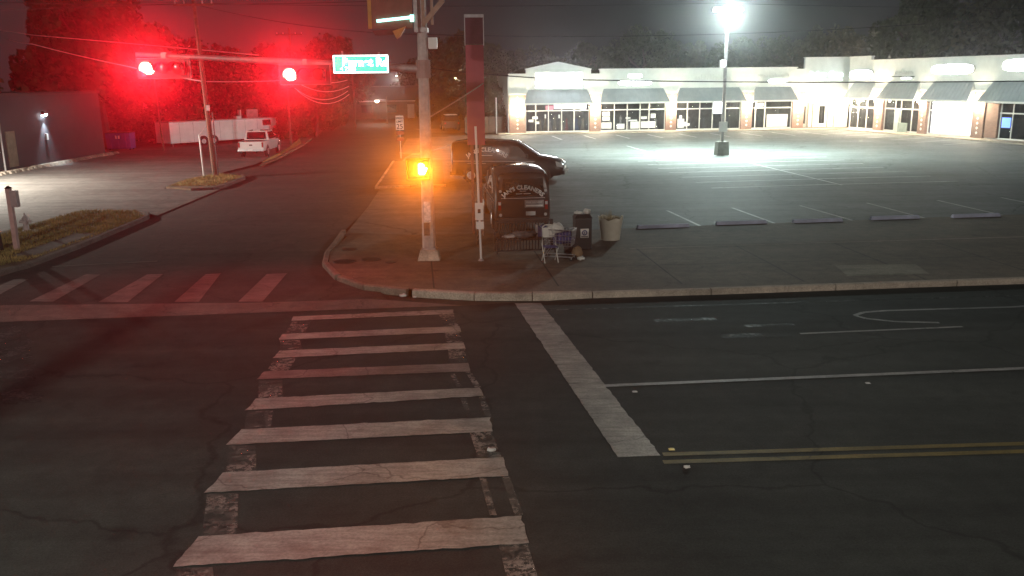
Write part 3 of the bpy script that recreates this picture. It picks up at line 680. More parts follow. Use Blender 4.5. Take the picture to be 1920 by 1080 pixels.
# street name sign
t = thing('street_name_sign', (-4.1, 24.62, 5.52), R(5), 'green lit street name sign hung on the mast arm', 'street sign')
green_p = EM('lit_green_panel', (0.02, 0.48, 0.34), 1.9); sw = EM('lit_white_sheet', (0.85, 1.0, 1.0), 4.5)
MB().bx(-.76, .76, .0, .1, 0, .5).build('sign_case', galv, t, bevel=.012)
MB().bx(-.75, .75, -.012, -.002, .012, .488).build('border', sw, t)
MB().bx(-.715, .715, -.022, -.013, .045, .455).build('panel', green_p, t)
text('street_name', 'Burnet Rd', .30, sw, t, lambda x, y, d: (.12 + x, -.026 - d, .2 + y), .006, bold=.012)
text('block_number', '< 7500', .15, sw, t, lambda x, y, d: (-.36 + x, -.026 - d, .075 + y), .006)
MB().bar((-.5, .05, .48), (-.5, .08, .6), .05).bar((.5, .05, .48), (.5, .08, .56), .05).build('hanger', galv, t)

# ------------------------------------------------------------------ assumed near side signal pole with street lamp (unseen, out of frame; lights the crossing)
t = thing('street_lamp', (-15.6, 1.6, .0), 0, 'assumed unseen tall near-side signal pole with street lamp and mast arm', 'street lamp')
MB().tube([(0, 0, 0), (0, 0, 9.2)], [.2, .13], 10).build('pole', pole_m, t)
MB().tube([(0, 0, 9.0), (.1, .3, 9.3), (.2, .9, 9.35)], .05, 8).build('lamp_arm', galv, t)
MB().tube([(0, 0, 5.9), (2.4, 2.4, 6.0), (2.55, 9.3, 6.1)], [.13, .11, .09], 10).build('mast_arm', galv, t)  # assumed arm, placed out of view to cast the diagonal shadow band
hd_ = MB().bx(.08, .32, .7, 1.25, 9.33, 9.45).build('lamp_head', galv, t, bevel=.02)
MB().bx(.12, .28, .75, 1.2, 9.318, 9.328).build('lamp_lens', EM('unseen_street_lamp_lens', (1.0, .84, .66), 60.0), hd_)
lamp('assumed_street_light', 'SPOT', t, (.2, .95, 9.22), 7000, (1.0, .96, .85), .22, (.25, .5, -1), 168, .3)

t = thing('street_lamp', (16.0, -6.0, .0), 0, 'added unseen street lamp on the near side right of the viewer', 'street lamp')  # lamp added out of view to brighten the kerb, tub and van fronts
MB().tube([(0, 0, 0), (0, 0, 9.2)], [.16, .10], 10).build('pole', pole_m, t)
MB().tube([(0, 0, 9.0), (-.1, .4, 9.3), (-.2, 1.2, 9.35)], .05, 8).build('lamp_arm', galv, t)
hd_ = MB().bx(-.32, -.08, 1.0, 1.55, 9.33, 9.45).build('lamp_head', galv, t, bevel=.02)
MB().bx(-.28, -.12, 1.05, 1.5, 9.318, 9.328).build('lamp_lens', EM('added_lamp_lens', (1.0, .78, .62), 60.0), hd_)
lamp('assumed_street_light', 'SPOT', t, (-.2, 1.25, 9.22), 8500, (1.0, .89, .78), .2, (-.25, .6, -1), 168, .3)

# ------------------------------------------------------------------ pylon sign
t = thing('pylon_sign', (-1.18, 30.2, .04), R(4), 'tall narrow red pylon sign panel on two posts', 'pylon sign')
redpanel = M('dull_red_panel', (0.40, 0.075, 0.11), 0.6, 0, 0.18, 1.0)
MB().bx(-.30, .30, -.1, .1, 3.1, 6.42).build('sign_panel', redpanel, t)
MB().bx(-.30, .30, -.08, .08, 6.45, 7.3).build('top_panel', M('dark_glass_panel', (.13, .06, .08), .15, 0, .2, coat=.6), t)
MB().bx(-.325, -.3, -.11, .11, 6.4, 7.4).bx(.3, .325, -.11, .11, 6.4, 7.4).bx(-.325, .325, -.11, .11, 7.3, 7.4).build('frame', steel, t)
MB().bx(-.2, -.1, -.06, .06, 0, 3.1).bx(.08, .18, -.06, .06, 0, 3.1).build('posts', M('rusty_post', (.22, .09, .08), .7), t)

# ------------------------------------------------------------------ bus stop post
t = thing('bus_stop_post', (-.90, 25.0, .125), 0, 'thin white bus stop post with two small plates', 'bus stop post')
MB().tube([(0, 0, 0), (-.09, 0, 3.9)], .032, 8).build('post', whitep, t)
MB().bx(-.15, .09, -.06, -.04, 1.22, 1.72).build('sign_plate', whitep, t)
MB().bx(-.13, .10, -.07, -.05, .95, 1.17).build('lower_plate', whitep, t)
MB().bx(-.07, .01, -.066, -.061, 1.42, 1.54).build('plate_symbol', darkm, t)
MB().lathe([(.09, 0), (.05, .06)], (0, 0, 0), 10).build('foot', galv, t)

# ------------------------------------------------------------------ vans
def rsect(x, w_, z0, zb, wr, zt, sh=.16):
    """closed van section at station x"""
    half = [(w_ * .90, z0), (w_ * .985, z0 + .10), (w_, (z0 + zb) / 2), (w_ * .985, zb), (wr + (w_ - wr) * .35, zb + (zt - zb) * .6), (wr, zt - sh), (wr - sh * .45, zt - sh * .3), (wr - sh * 1.3, zt), (wr * .4, zt + .025)]
    return [(x, y, z) for y, z in half] + [(x, -y, z) for y, z in reversed(half)]
def wheel(parent, x, y, r_, out):
    w_ = MB(); w_.tube([(x, y - .11, r_), (x, y - .1, r_), (x, y + .1, r_), (x, y + .11, r_)], [r_ * .88, r_, r_, r_ * .88], 22)
    o = w_.build('wheel', rubber, parent, smooth=True)
    yo = y + out * .112
    MB().tube([(x, yo, r_), (x, yo + out * .012, r_)], [r_ * .62, r_ * .55], 18).build('rim', steel, o)
    sp_ = MB()
    for k in range(5):
        a = k * 2 * math.pi / 5
        sp_.bar((x, yo + out * .016, r_), (x + math.cos(a) * r_ * .5, yo + out * .014, r_ + math.sin(a) * r_ * .5), .05, .02, up=(0, 1, 0))
    sp_.build('spokes', galv, o)
def make_van(loc, rz, label):
    t = thing('van', loc, rz, label, 'van', 'black cleaners vans')
    W = 1.0
    st = [rsect(0.0, .93, .42, 1.22, .84, 2.0, .12), rsect(.06, .98, .36, 1.25, .89, 2.09, .13), rsect(.5, 1.0, .32, 1.26, .91, 2.15, .14), rsect(1.8, 1.01, .30, 1.27, .91, 2.18, .14), rsect(3.1, 1.01, .30, 1.27, .90, 2.15, .14),
          rsect(3.45, 1.01, .30, 1.27, .86, 2.08), rsect(4.0, 1.0, .30, 1.26, .84, 1.74), rsect(4.62, .99, .32, 1.10, .86, 1.34, .08), rsect(5.4, .98, .34, 1.0, .84, 1.22, .08), rsect(5.8, .94, .38, .92, .78, 1.10, .08), rsect(5.97, .84, .45, .82, .68, .94, .08)]
    MB().loft(st).build('body', vanblack, t, smooth=True)
    for x in (1.1, 4.86):
        for s_ in (-1, 1):
            MB().tube([(x, s_ * .86, .40), (x, s_ * 1.012, .40)], .46, 24).build('wheel_arch', blackp, t)
            wheel(t, x, s_ * .93, .36, s_)
    # rear: doors, lights, bumper, plate
    MB().bx(-.10, .06, -.92, .92, .34, .52).build('bumper', blackp, t, bevel=.03)
    MB().prism([(-.76, 1.28), (.76, 1.28), (.70, 1.90), (-.70, 1.90)], -.015, .012, lambda a, c, z: (z, a, c)).build('rear_window', glass_dark, t)
    MB().bx(-.025, .005, -.78, .78, 1.205, 1.225).build('chrome_strip', steel, t)
    MB().bx(-.012, .002, -.006, .006, .55, 1.20).build('door_seam', blackp, t)
    for s_ in (-1, 1):
        l_ = MB().bx(-.02, .08, s_ * .83 - .055, s_ * .83 + .055, .80, 1.12).build('tail_light', red_lens, t, bevel=.015)
        MB().bx(-.026, -.019, s_ * .83 - .045, s_ * .83 + .045, .98, 1.09).build('reversing_lens', clear_lens, l_)
        MB().tube([(-.03, s_ * .80, .63), (.02, s_ * .80, .63)], .055, 12).build('reflector', clear_lens, t)
        MB().tube([(-.02, s_ * .80, 1.47), (.05, s_ * .80, 1.47)], .05, 12).build('marker_lamp', clear_lens, t)
    MB().bx(-.03, -.005, -.44, -.10, .60, .74).build('number_plate', M('plate_white', (.5, .5, .5), .4), t)
    pl = MB().bx(-.022, -.004, -.74, -.06, .88, 1.14).build('magnetic_sign', M('grey_sign', (.30, .29, .30), .5), t)
    text('sign_text', 'FREE DELIVERY', .085, letter, pl, lambda x, y, d: (-.024 - d, -.40 - x, 1.03 + y), .003)
    MB().bx(-.0265, -.0225, -.70, -.10, .92, .97).build('phone_line', letter, pl)
    text('door_lettering', "JAN'S CLEANERS", .205, letter, t, lambda x, y, d: (-.024 - d, -x, 1.53 + y), .004, arch=.95, bold=.008)
    MB().bx(-.022, -.016, -.12, .12, 1.455, 1.475).build('lettering_rule', letter, t); MB().bx(-.022, -.016, -.27, -.02, 1.36, 1.385).bx(-.022, -.016, .02, .25, 1.36, 1.385).build('small_print', letter, t)
    # sides: windows, lettering, strip, handle, mirrors
    for s_ in (-1, 1):
        sy = lambda z: s_ * (1.0 - max(0, z - 1.27) * .10)
        f = lambda a, c, z: (a, sy(c) + s_ * z, c)
        MB().prism([(3.12, 1.36), (4.15, 1.32), (3.62, 1.86), (3.2, 1.92)], -.05, .012, f).build('side_window', tinted, t)
        MB().bx(.12, 4.5, s_ * 1.012 - .006, s_ * 1.012 + .006, 1.10, 1.122).build('side_strip', steel, t)
        MB().bx(.9, 1.9, s_ * 1.012 - .005, s_ * 1.012 + .005, .985, 1.005).build('side_line', steel, t)
        text('side_lettering', "JAN'S CLEANERS", .30, letter, t, lambda x, y, d: (1.95 - s_ * x, sy(1.62 + y) + s_ * (.012 + d), 1.62 + y), .004, arch=1.7, bold=.008)
        MB().bx(1.65, 2.25, s_ * 1.0 - .01, s_ * 1.0 + .01, 1.40, 1.43).build('side_print', letter, t)
        mi = MB().bx(4.02, 4.16, s_ * 1.0, s_ * 1.24, 1.28, 1.50).build('wing_mirror', blackp, t, bevel=.03)
        MB().bx(3.3, 3.46, s_ * 1.014 - .012, s_ * 1.014 + .012, 1.16, 1.2).build('door_handle', blackp, t)
        MB().prism([(5.62, .86), (5.93, .80), (5.86, 1.02), (5.55, 1.12)], .62, .955, lambda a, c, z: (a + .03, s_ * z, c)).build('headlight', clear_lens, t)
    MB().prism([(-.74, 1.36), (.74, 1.36), (.70, 2.02), (-.70, 2.02)], 0, .03, lambda a, c, z: (4.60 - (c - 1.34) * 1.58 + z + .03, a, c)).build('windscreen', glass_dark, t)
    MB().bx(5.9, 6.06, -.85, .85, .42, .62).build('front_bumper', blackp, t, bevel=.03)
    MB().bx(5.94, 6.0, -.5, .5, .66, .86).build('grille', steel, t)
    return t
make_van((.42, 30.35, .034), R(96), 'black van with white lettering parked with its rear to the viewer behind the bench')
make_van((-3.0, 47.25, .034), R(-10), 'black van parked side-on behind the other van, nose to the right')

# ------------------------------------------------------------------ bus bench with belongings
t = thing('bus_bench', (.42, 26.3, .125), R(8), 'dark slatted bus bench at the stop in front of the van', 'bench')
slat = None
for i in range(19):
    x = -.85 + i * .0945
    if slat is None:
        slat = MB().bx(-.022, .022, .28, .31, .48, .92).build('back_slat', darkm, t); o = slat; seat0 = MB().bx(-.03, .03, -.22, .26, .43, .46).build('seat_slat', darkm, t); q = seat0
        lo0 = MB().bx(-.022, .022, -.255, -.235, .12, .4).build('front_slat', darkm, t); l_ = lo0
    else:
        o = share(slat, t); q = share(seat0, t); l_ = share(lo0, t)
    o.location.x = x; q.location.x = x; l_.location.x = x
MB().bx(-.92, .92, .27, .32, .90, .95).bx(-.92, .92, .27, .32, .44, .48).bx(-.92, .92, -.26, -.22, .40, .44).bx(-.92, .92, -.26, -.22, .08, .12).build('rails', darkm, t)
for s_ in (-1, 1):
    MB().bx(s_ * .9 - .025, s_ * .9 + .025, -.25, -.2, 0, .43).build('leg', darkm, t); MB().bx(s_ * .9 - .025, s_ * .9 + .025, .27, .32, 0, .95).build('leg', darkm, t)
    MB().bx(s_ * .9 - .03, s_ * .9 + .03, -.22, .28, .62, .66).build('armrest', darkm, t)
def lumps(name, mat, parent, c, s_, seed=1, n_=3, amp=.25):
    """crumpled soft thing"""
    bm = bmesh.new(); bmesh.ops.create_icosphere(bm, subdivisions=n_, radius=1.0); rnd = random.Random(seed)
    ph = [rnd.uniform(0, 6) for _ in range(6)]
    for v_ in bm.verts:
        x, y, z = v_.co
        k = 1 + amp * (math.sin(5 * x + ph[0]) * math.sin(4 * y + ph[1]) + .6 * math.sin(9 * z + ph[2] + 4 * x) * .7 + .4 * math.sin(13 * y + ph[3]))
        v_.co = (x * k * s_[0] + c[0], y * k * s_[1] + c[1], max(z * k * s_[2], -s_[2] * .75) + c[2])
    me = bpy.data.meshes.new(name); bm.to_mesh(me); bm.free(); me.materials.append(mat); me.shade_smooth()
    return link(bpy.data.objects.new(name, me), parent)
blk = M('grey_blanket', (.16, .14, .14), .95, 0, .4, 8); pinkc = M('pale_cloth', (.5, .42, .40), .95, 0, .2, 6); bluec = M('blue_cloth', (.07, .07, .20), .9, 0, .4, 12)
o = lumps('blanket', blk, None, (0, 0, .09), (.42, .2, .11), 3); o.location = (.40, 26.25, .585); o.rotation_euler.z = R(8); tag(o, 'grey blanket bundled on the slatted bench', 'blanket')
o = lumps('pale_cloth', pinkc, None, (0, 0, .05), (.2, .1, .06), 5); o.location = (-.06, 26.15, .585); o.rotation_euler.z = R(20); tag(o, 'pale cloth lying at the left end of the bench', 'cloth')
t = thing('striped_bag', (1.02, 26.40, .585), R(8), 'dark blue striped bag at the right end of the bench', 'bag')
MB().bx(-.22, .22, -.14, .14, 0, .34).build('bag_body', bluec, t, bevel=.04)
st_ = MB()
for i in range(8): st_.bx(-.2 + i * .055, -.185 + i * .055, -.148, -.139, .03, .31)
st_.build('stripes', M('stripe_grey', (.2, .19, .26), .9), t)
MB().bx(-.27, -.225, -.1, .1, .02, .36).build('white_flap', pinkc, t)

# shopping trolley loaded with belongings
t = thing('shopping_trolley', (1.42, 25.05, .125), R(-18), 'wire shopping trolley heaped with belongings beside the bench', 'shopping trolley')
wm = MB()
def P4(z, s_):
    return [(-.45 * s_, -.26 * s_), (.45 * s_, -.24 * s_), (.45 * s_, .24 * s_), (-.45 * s_, .26 * s_)]
for z, s_ in ((.45, .86), (.6, .92), (.75, .96), (.92, 1.0)):
    q = P4(z, s_)
    for i in range(4): wm.tube([(*q[i], z), (*q[(i + 1) % 4], z)], .008 if z < .9 else .014, 5)
lo_, hi_ = P4(0, .86), P4(0, 1.0)
for i in range(4):
    k = 9 if i % 2 == 0 else 6
    for j in range(k):
        a = Vector(lo_[i]).lerp(Vector(lo_[(i + 1) % 4]), j / k); c = Vector(hi_[i]).lerp(Vector(hi_[(i + 1) % 4]), j / k)
        wm.tube([(a.x, a.y, .45), (c.x, c.y, .92)], .006, 5)
wm.build('wire_basket', steel, t)
MB().tube([(-.45, -.24, .12), (.42, -.2, .12), (.42, .2, .12), (-.45, .24, .12), (-.45, -.24, .12)], .014, 6).tube([(-.42, -.22, .12), (-.2, -.22, .45)], .014, 6).tube([(-.42, .22, .12), (-.2, .22, .45)], .014, 6).build('chassis', steel, t)
MB().tube([(-.45, -.25, .92), (-.58, -.25, 1.02), (-.58, .25, 1.02), (-.45, .25, .92)], .016, 6).build('handle', blackp, t)
for x, y in ((-.42, -.22), (-.42, .22), (.4, -.18), (.4, .18)):
    wl_ = MB().tube([(x, y - .018, .055), (x, y + .018, .055)], .055, 12).build('castor', rubber, t); MB().bx(x - .012, x + .012, y - .03, y + .03, .055, .13).build('fork', galv, wl_)
def put(name, mat, loc, s_, seed, label, cat, rz=0, amp=.25):
    o = lumps(name, mat, None, (0, 0, s_[2] * .75), s_, seed, 3, amp); o.location = loc; o.rotation_euler.z = rz; tag(o, label, cat); return o
whb = M('white_plastic_bag', (.62, .60, .56), .5, 0, .15, 6)
put('white_bag', whb, (1.30, 25.00, .93), (.22, .17, .16), 11, 'white plastic bag heaped on top of the shopping trolley', 'bag')
put('blue_bag', bluec, (1.55, 25.10, .60), (.28, .17, .2), 12, 'dark blue bag stuffed inside the trolley basket', 'bag')
put('tan_box', M('cardboard', (.26, .17, .10), .9), (1.95, 25.25, .125), (.16, .13, .2), 15, 'brown paper parcel on the ground right of the trolley', 'parcel', amp=.12)
put('dark_bag', M('dark_bag_cloth', (.07, .06, .065), .8, 0, .4, 9), (1.78, 25.75, .125), (.22, .2, .33), 21, 'dark lumpy bag between the trolley and the litter bin', 'bag')
t = thing('folding_chair', (1.12, 24.72, .125), R(12), 'white framed folding chair standing left of the trolley', 'folding chair')
fr_ = MB()
for x in (-.2, .2):
    fr_.tube([(x, -.2, 0), (x, .15, .5), (x * .9, .2, 1.0)], .015, 6); fr_.tube([(x, .2, 0), (x, -.18, .46)], .015, 6)
fr_.tube([(-.18, .2, 1.0), (-.1, .21, 1.06), (.1, .21, 1.06), (.18, .2, 1.0)], .018, 6)
fr_.build('frame', whb, t); MB().bx(-.19, .19, -.2, .16, .45, .47).build('seat', bluec, t); MB().bx(-.17, .17, .17, .19, .7, .98).build('back_panel', whb, t)
put('crumpled_paper', whb, (2.05, 24.95, .125), (.1, .08, .06), 31, 'crumpled white paper on the ground right of the trolley', 'litter')

# litter bin
t = thing('litter_bin', (2.22, 26.75, .125), R(6), 'black square litter bin with a white round-logo sticker', 'litter bin')
MB().bx(-.26, .26, -.24, .24, 0, .98).build('body', blackp, t, bevel=.02)
MB().loft([[(-.28, -.26, .98), (.28, -.26, .98), (.28, .26, .98), (-.28, .26, .98)], [(-.2, -.18, 1.1), (.2, -.18, 1.1), (.2, .18, 1.1), (-.2, .18, 1.1)]]).build('lid', darkm, t)
stk = MB().bx(-.1, .16, -.252, -.242, .38, .66).build('sticker', whitep, t)
MB().tube([(.03, -.253, .535), (.03, -.257, .535)], .085, 18).build('logo_disc', bluec, stk); MB().tube([(.03, -.2575, .535), (.03, -.26, .535)], .05, 18).build('logo_ring', whitep, stk); MB().bx(.015, .045, -.264, -.2605, .5, .57).build('logo_bar', bluec, stk)
MB().bx(-.08, .14, -.2565, -.2525, .40, .425).build('logo_caption', darkm, stk)
put('paper_cup', whb, (2.08, 26.7, 1.225), (.13, .08, .05), 41, 'flattened white paper lying on the left of the bin lid', 'litter')
put('white_cup', whb, (2.36, 26.72, 1.225), (.11, .09, .09), 42, 'crumpled white bag lying on the right of the bin lid', 'litter')

# cream tub
m, n, b = new_mat('cream_tub_plastic'); v = pos(n)
n.links.new(ramp(n, noise(n, v, 6, 5), .3, (.76, .71, .58), .7, (.86, .82, .70)), b.inputs['Base Color']); b.inputs['Roughness'].default_value = .7
tub = MB(); k = 20; rings = []
for (r0, z, j) in ((.31, 0, 0), (.34, .3, 0), (.39, .6, 0), (.42, .76, .03), (.395, .75, .03), (.36, .5, 0), (.31, .2, 0)):
    rings.append([(r0 * math.cos(2 * math.pi * i / k), r0 * math.sin(2 * math.pi * i / k), z + j * (1.3 * math.sin(i * 2.1) + math.sin(i * .63 + 2.2) * 1.2)) for i in range(k)])
tub.loft(rings)
t = thing('cream_tub', (3.30, 28.4, .085), R(0), 'cream plastic tub with a ragged rim standing at the lot edge', 'tub')
tub.build('tub_wall', m, t, smooth=True)
dead = MB()
for i in range(150):
    a, r_ = random.uniform(0, 6.28), random.uniform(0, .33); x, y = r_ * math.cos(a), r_ * math.sin(a); l_ = random.uniform(.1, .38) * (1.2 if x < 0 else .7)
    dx, dy = random.uniform(-.12, .12), random.uniform(-.12, .12)
    dead.quad((x - .008, y, .6), (x + .008, y, .6), (x + dx, y + dy, .62 + l_))
dead.build('dry_twigs', M('straw', (.30, .25, .15), .9), t)
MB().tube([(0, 0, .45), (0, 0, .60)], .36, 16).build('soil', A_ground, t)

# wire rack behind the bus stop post
t = thing('bicycle_rack', (-1.05, 28.6, .08), R(85), 'low rack of thin dark bars behind the bus stop post', 'rack')
rk = MB()
for i in range(7): rk.tube([(-.9, -.02, .15 + i * .16), (.9, -.02, .15 + i * .16)], .014, 6)
rk.build('bars', galv, t)
for x in (-.9, .9): MB().tube([(x, 0, 0), (x, 0, 1.25)], .022, 6).build('upright', galv, t)

# utility covers and litter on the pavement
for i, (x, y, r_, l_) in enumerate(((-4.95, 25.05, .33, 'leftmost dark utility cover in the corner pavement'), (-4.2, 25.35, .30, 'dark utility cover nearest the signal pole'), (-5.15, 27.0, .26, 'dark utility cover by the kerb farther up the side street'), (-3.55, 24.9, .16, 'small dark utility cover just left of the pole footing'))):
    o = MB().tube([(0, 0, 0), (0, 0, .012)], [r_, r_ - .01], 22).build('utility_cover', darkm); o.location = (x, y, .124 if y < 26.6 else .118); tag(o, l_, 'utility cover', 'utility covers in the corner pavement')
for x, y, s_, z, l_ in ((-.33, 11.75, .07, .01, 'white paper scrap beside a crosswalk bar'), (-2.75, 21.2, .09, .0, 'shiny litter in the gutter below the corner kerb'), (2.42, 11.15, .05, .0, 'pale scrap below the yellow centre line'), (-2.45, 21.1, .05, .0, 'small bright scrap in the gutter right of the shiny litter')):
    o = lumps('litter', whb, None, (0, 0, s_ * .35), (s_, s_ * .7, s_ * .45), int(x * 10), 2, .3); o.location = (x, y, z); tag(o, l_, 'litter')
for x, y, l_, c_ in ((2.32, 11.78, 'yellow pavement marker just above the yellow centre lines', (.9, .75, .3)), (2.12, 14.2, 'white pavement marker below the start of the lane line', (.5, .5, .5)), (6.3, 14.5, 'white pavement marker farther right below the lane line', (.5, .5, .5))):
    o = MB().loft([[(-.045, -.035, 0), (.045, -.035, 0), (.045, .035, 0), (-.045, .035, 0)], [(-.025, -.02, .014), (.025, -.02, .014), (.025, .02, .014), (-.025, .02, .014)]]).build('pavement_marker', M('marker_lens', c_, .2, 0, .1)); o.location = (x, y, .001); tag(o, l_, 'road marker', 'pavement markers')
sheet('pale_pavement_patch', [(9.1, 23.8), (11.4, 23.85), (11.2, 22.6), (8.95, 22.45)], .129, asphalt('pale_concrete', (.24, .22, .17), .3, .2), pave)
strip('pavement_joint', (3.7, 26.6), (30, 29.2), .05, .1295, A_kerb, pave); strip('pavement_joint', (-2.5, 23.6), (30, 26.0), .04, .1275, A_ground, pave)
for i in range(8):
    x = -2 + i * 3.2; strip('pavement_joint', (x, 21.6 + x * .03), (x - .5, 26.3 + x * .08), .045, .1285, A_ground, pave)

# ------------------------------------------------------------------ left side: verge islands, hydrant, posts
g1 = MB().prism([(-24, 21.4), (-17, 22.5), (-14.95, 23.75), (-14.57, 25.2), (-14.52, 28.4), (-14.77, 34.5), (-15.1, 35.5), (-15.95, 36.4), (-18.3, 36.6), (-18.5, 33), (-19.1, 24)], -.02, .11).build('verge', M('dry_soil', (.14, .10, .06), .95, 0, .4, 2, bmp=.5)); g1['kind'] = 'structure'
g2 = MB().prism([(-15.25, 44.25), (-15.07, 45.2), (-15.17, 49.0), (-15.7, 50.5), (-17.5, 51.5), (-18.2, 48.4), (-17.9, 44.9), (-16.2, 43.85)], -.02, .11).build('far_verge', bpy.data.materials['dry_soil']); g2['kind'] = 'structure'
g3 = MB().prism([(-16.3, 56.5), (-16.5, 62), (-17.9, 76), (-19, 84), (-20.3, 84), (-18.0, 72), (-16.9, 60)], -.02, .10).build('kerb_verge', bpy.data.materials['dry_soil']); g3['kind'] = 'structure'
sheet('verge_slab', [(-15.6, 26.5), (-14.9, 26.7), (-14.9, 30.4), (-15.6, 30.6)], .118, A_gut, g1)
m, n, b = new_mat('dry_grass'); oi = n.nodes.new('ShaderNodeNewGeometry'); f_ = node(n, 'ShaderNodeTexNoise', Scale=1.4, Detail=4.0); n.links.new(oi.outputs['Position'], f_.inputs['Vector'])
n.links.new(ramp(n, f_.outputs['Fac'], .35, (.20, .17, .06), .65, (.42, .30, .12)), b.inputs['Base Color']); b.inputs['Roughness'].default_value = .9
def inside(p, poly):
    c = False
    for i in range(len(poly)):
        (x0, y0), (x1, y1) = poly[i - 1], poly[i]
        if (y0 > p[1]) != (y1 > p[1]) and p[0] < (x1 - x0) * (p[1] - y0) / (y1 - y0) + x0: c = not c
    return c
gm = MB()
for poly, cnt in (([(-18.2, 24), (-15.7, 24), (-14.7, 26), (-14.7, 34.4), (-15.8, 36.2), (-18.2, 36.4), (-18.3, 33)], 14000), ([(-15.3, 45), (-15.3, 49.5), (-17.3, 51.2), (-18.0, 48), (-17.8, 45)], 3500), ([(-16.6, 58), (-16.7, 62), (-18.2, 76), (-20, 83), (-18.2, 72)], 1800)):
    xs = [p[0] for p in poly]; ys = [p[1] for p in poly]; k = 0
    while k < cnt:
        p = (random.uniform(min(xs), max(xs)), random.uniform(min(ys), max(ys)))
        if inside(p, poly):
            if -15.65 < p[0] < -14.85 and 26.4 < p[1] < 30.6: k += 1; continue
            a = random.uniform(0, 6.28); h = random.uniform(.04, .13); w_ = .012; dx, dy = math.cos(a) * w_, math.sin(a) * w_
            gm.quad((p[0] - dx, p[1] - dy, .105), (p[0] + dx, p[1] + dy, .105), (p[0] + random.uniform(-.06, .06), p[1] + random.uniform(-.06, .06), .11 + h)); k += 1
me = bpy.data.meshes.new('dry_grass'); me.from_pydata(gm.v, [], gm.f); me.materials.append(m)
o = link(bpy.data.objects.new('dry_grass', me)); tag(o, 'short dry yellow grass on the verge islands at left', 'grass', kind='stuff')

t = thing('fire_hydrant', (-17.75, 31.3, .11), R(20), 'small pale fire hydrant on the verge', 'fire hydrant')
hy = M('hydrant_paint', (.50, .42, .42), .5, 0, .2)
MB().lathe([(.15, 0), (.15, .04), (.10, .05), (.095, .42), (.12, .43), (.12, .47), (.1, .5), (.06, .58), (.03, .6), (.03, .66)], (0, 0, 0), 14).build('barrel', hy, t, smooth=True)
MB().tube([(-.2, 0, .36), (.2, 0, .36)], .055, 10).build('side_outlet', hy, t); MB().tube([(0, 0, .33), (0, -.19, .33)], .065, 10).build('front_outlet', hy, t)
MB().bx(-.4, .4, -.3, .3, -.01, .012).build('slab', A_kerb, t)
t = thing('push_button_post', (-16.05, 27.6, .11), 0, 'pink square post with a small box at the left edge', 'post')
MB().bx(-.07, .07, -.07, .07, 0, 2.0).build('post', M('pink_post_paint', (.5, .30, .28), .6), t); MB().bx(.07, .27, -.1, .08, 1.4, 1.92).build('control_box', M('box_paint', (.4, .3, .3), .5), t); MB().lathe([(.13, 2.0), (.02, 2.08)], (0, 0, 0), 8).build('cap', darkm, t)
t = thing('timber_pole', (-16.62, 27.5, .11), 0, 'thick dark timber pole cut by the left edge of the photo', 'pole')
MB().tube([(0, 0, 0), (-.2, 0, 4), (-.55, 0, 11)], [.17, .16, .13], 10).build('shaft', M('dark_timber', (.035, .028, .025), .9, 0, .3, 5), t)
MB().bx(.12, .17, -.05, .05, 1.0, 1.3).build('tag_plate', galv, t)

# ------------------------------------------------------------------ left building
t = thing('dark_building', (-31.4, 39, 0), 0, 'low dark grey building at the left with one bright wall lamp', 'building')
grey = M('dark_grey_cladding', (.045, .05, .06), .8, 0, .15, 1.0, bmp=.2)
MB().bx(-14, 0, 0, 28.6, 0, 4.65).build('wall', grey, t)
MB().bx(-14.1, .08, -.1, 28.7, 4.65, 4.85).build('parapet', darkm, t)
MB().tube([(.07, 14.9, .02), (.07, 14.9, 4.5)], .06, 8).build('downpipe', galv, t)
MB().bx(.0, .05, 15.5, 16.5, .3, 2.5).build('door', M('beige_door', (.25, .22, .16), .6), t)
MB().bx(.0, .3, 2, 28.4, -.01, .16).build('plinth', A_kerb, t)
tl = thing('wall_lamp', (-31.38, 59.2, 3.45), 0, 'bright white lamp on the dark building wall', 'wall lamp')
MB().bx(.0, .2, -.14, .14, -.1, .16).build('housing', darkm, tl, bevel=.02)
MB().loft([[(.03, -.14, -.1), (.24, -.14, -.04), (.24, .14, -.04), (.03, .14, -.1)], [(.03, -.11, -.2), (.2, -.11, -.16), (.2, .11, -.16), (.03, .11, -.2)]]).build('lens', EM('wall_lamp_lens', (.82, .95, 1.0), 80.0), tl)
lamp('lamp_light', 'SPOT', tl, (.30, 0, -.24), 700, (.82, .95, 1.0), .06, (-.12, 0, -1), 70, .8)
MB().bx(.02, .14, -.1, .1, -1.75, -1.35).build('junction_box', whitep, tl)
# assumed yard floodlight brightening the left lot, unseen, out of frame beyond the building corner
tl = thing('unseen_yard_lamp', (-31.38, 44.5, 3.9), 0, 'assumed unseen floodlight on the dark building wall lighting the left lot', 'wall lamp')
MB().bx(.0, .3, -.2, .2, -.1, .2).build('housing', darkm, tl, bevel=.02); MB().bx(.05, .28, -.16, .16, -.112, -.101).build('lens', EM('unseen_yard_lens', (1, .94, .8), 40.0), tl)
lamp('lamp_light', 'SPOT', tl, (.4, 0, -.15), 19000, (1.0, .93, .80), .12, (.8, .25, -1), 150, .6)
rb = MB()
for i in range(40):
    y = 49 + i * .5; x = -30.9 + random.uniform(-.1, .1); s_ = random.uniform(.12, .3)
    rb.loft([[(x - s_, y - s_, .0), (x + s_, y - s_ * .8, .0), (x + s_ * .9, y + s_, 0), (x - s_, y + s_ * .8, 0)], [(x - s_ * .5, y - s_ * .4, s_ * .7), (x + s_ * .5, y - s_ * .5, s_ * .6), (x + s_ * .4, y + s_ * .5, s_ * .8), (x - s_ * .4, y + s_ * .5, s_ * .6)]])
o = rb.build('rubble_edging', A_kerb); tag(o, 'rough line of rubble along the foot of the dark building', 'rubble', kind='stuff')
o.location.z = .02

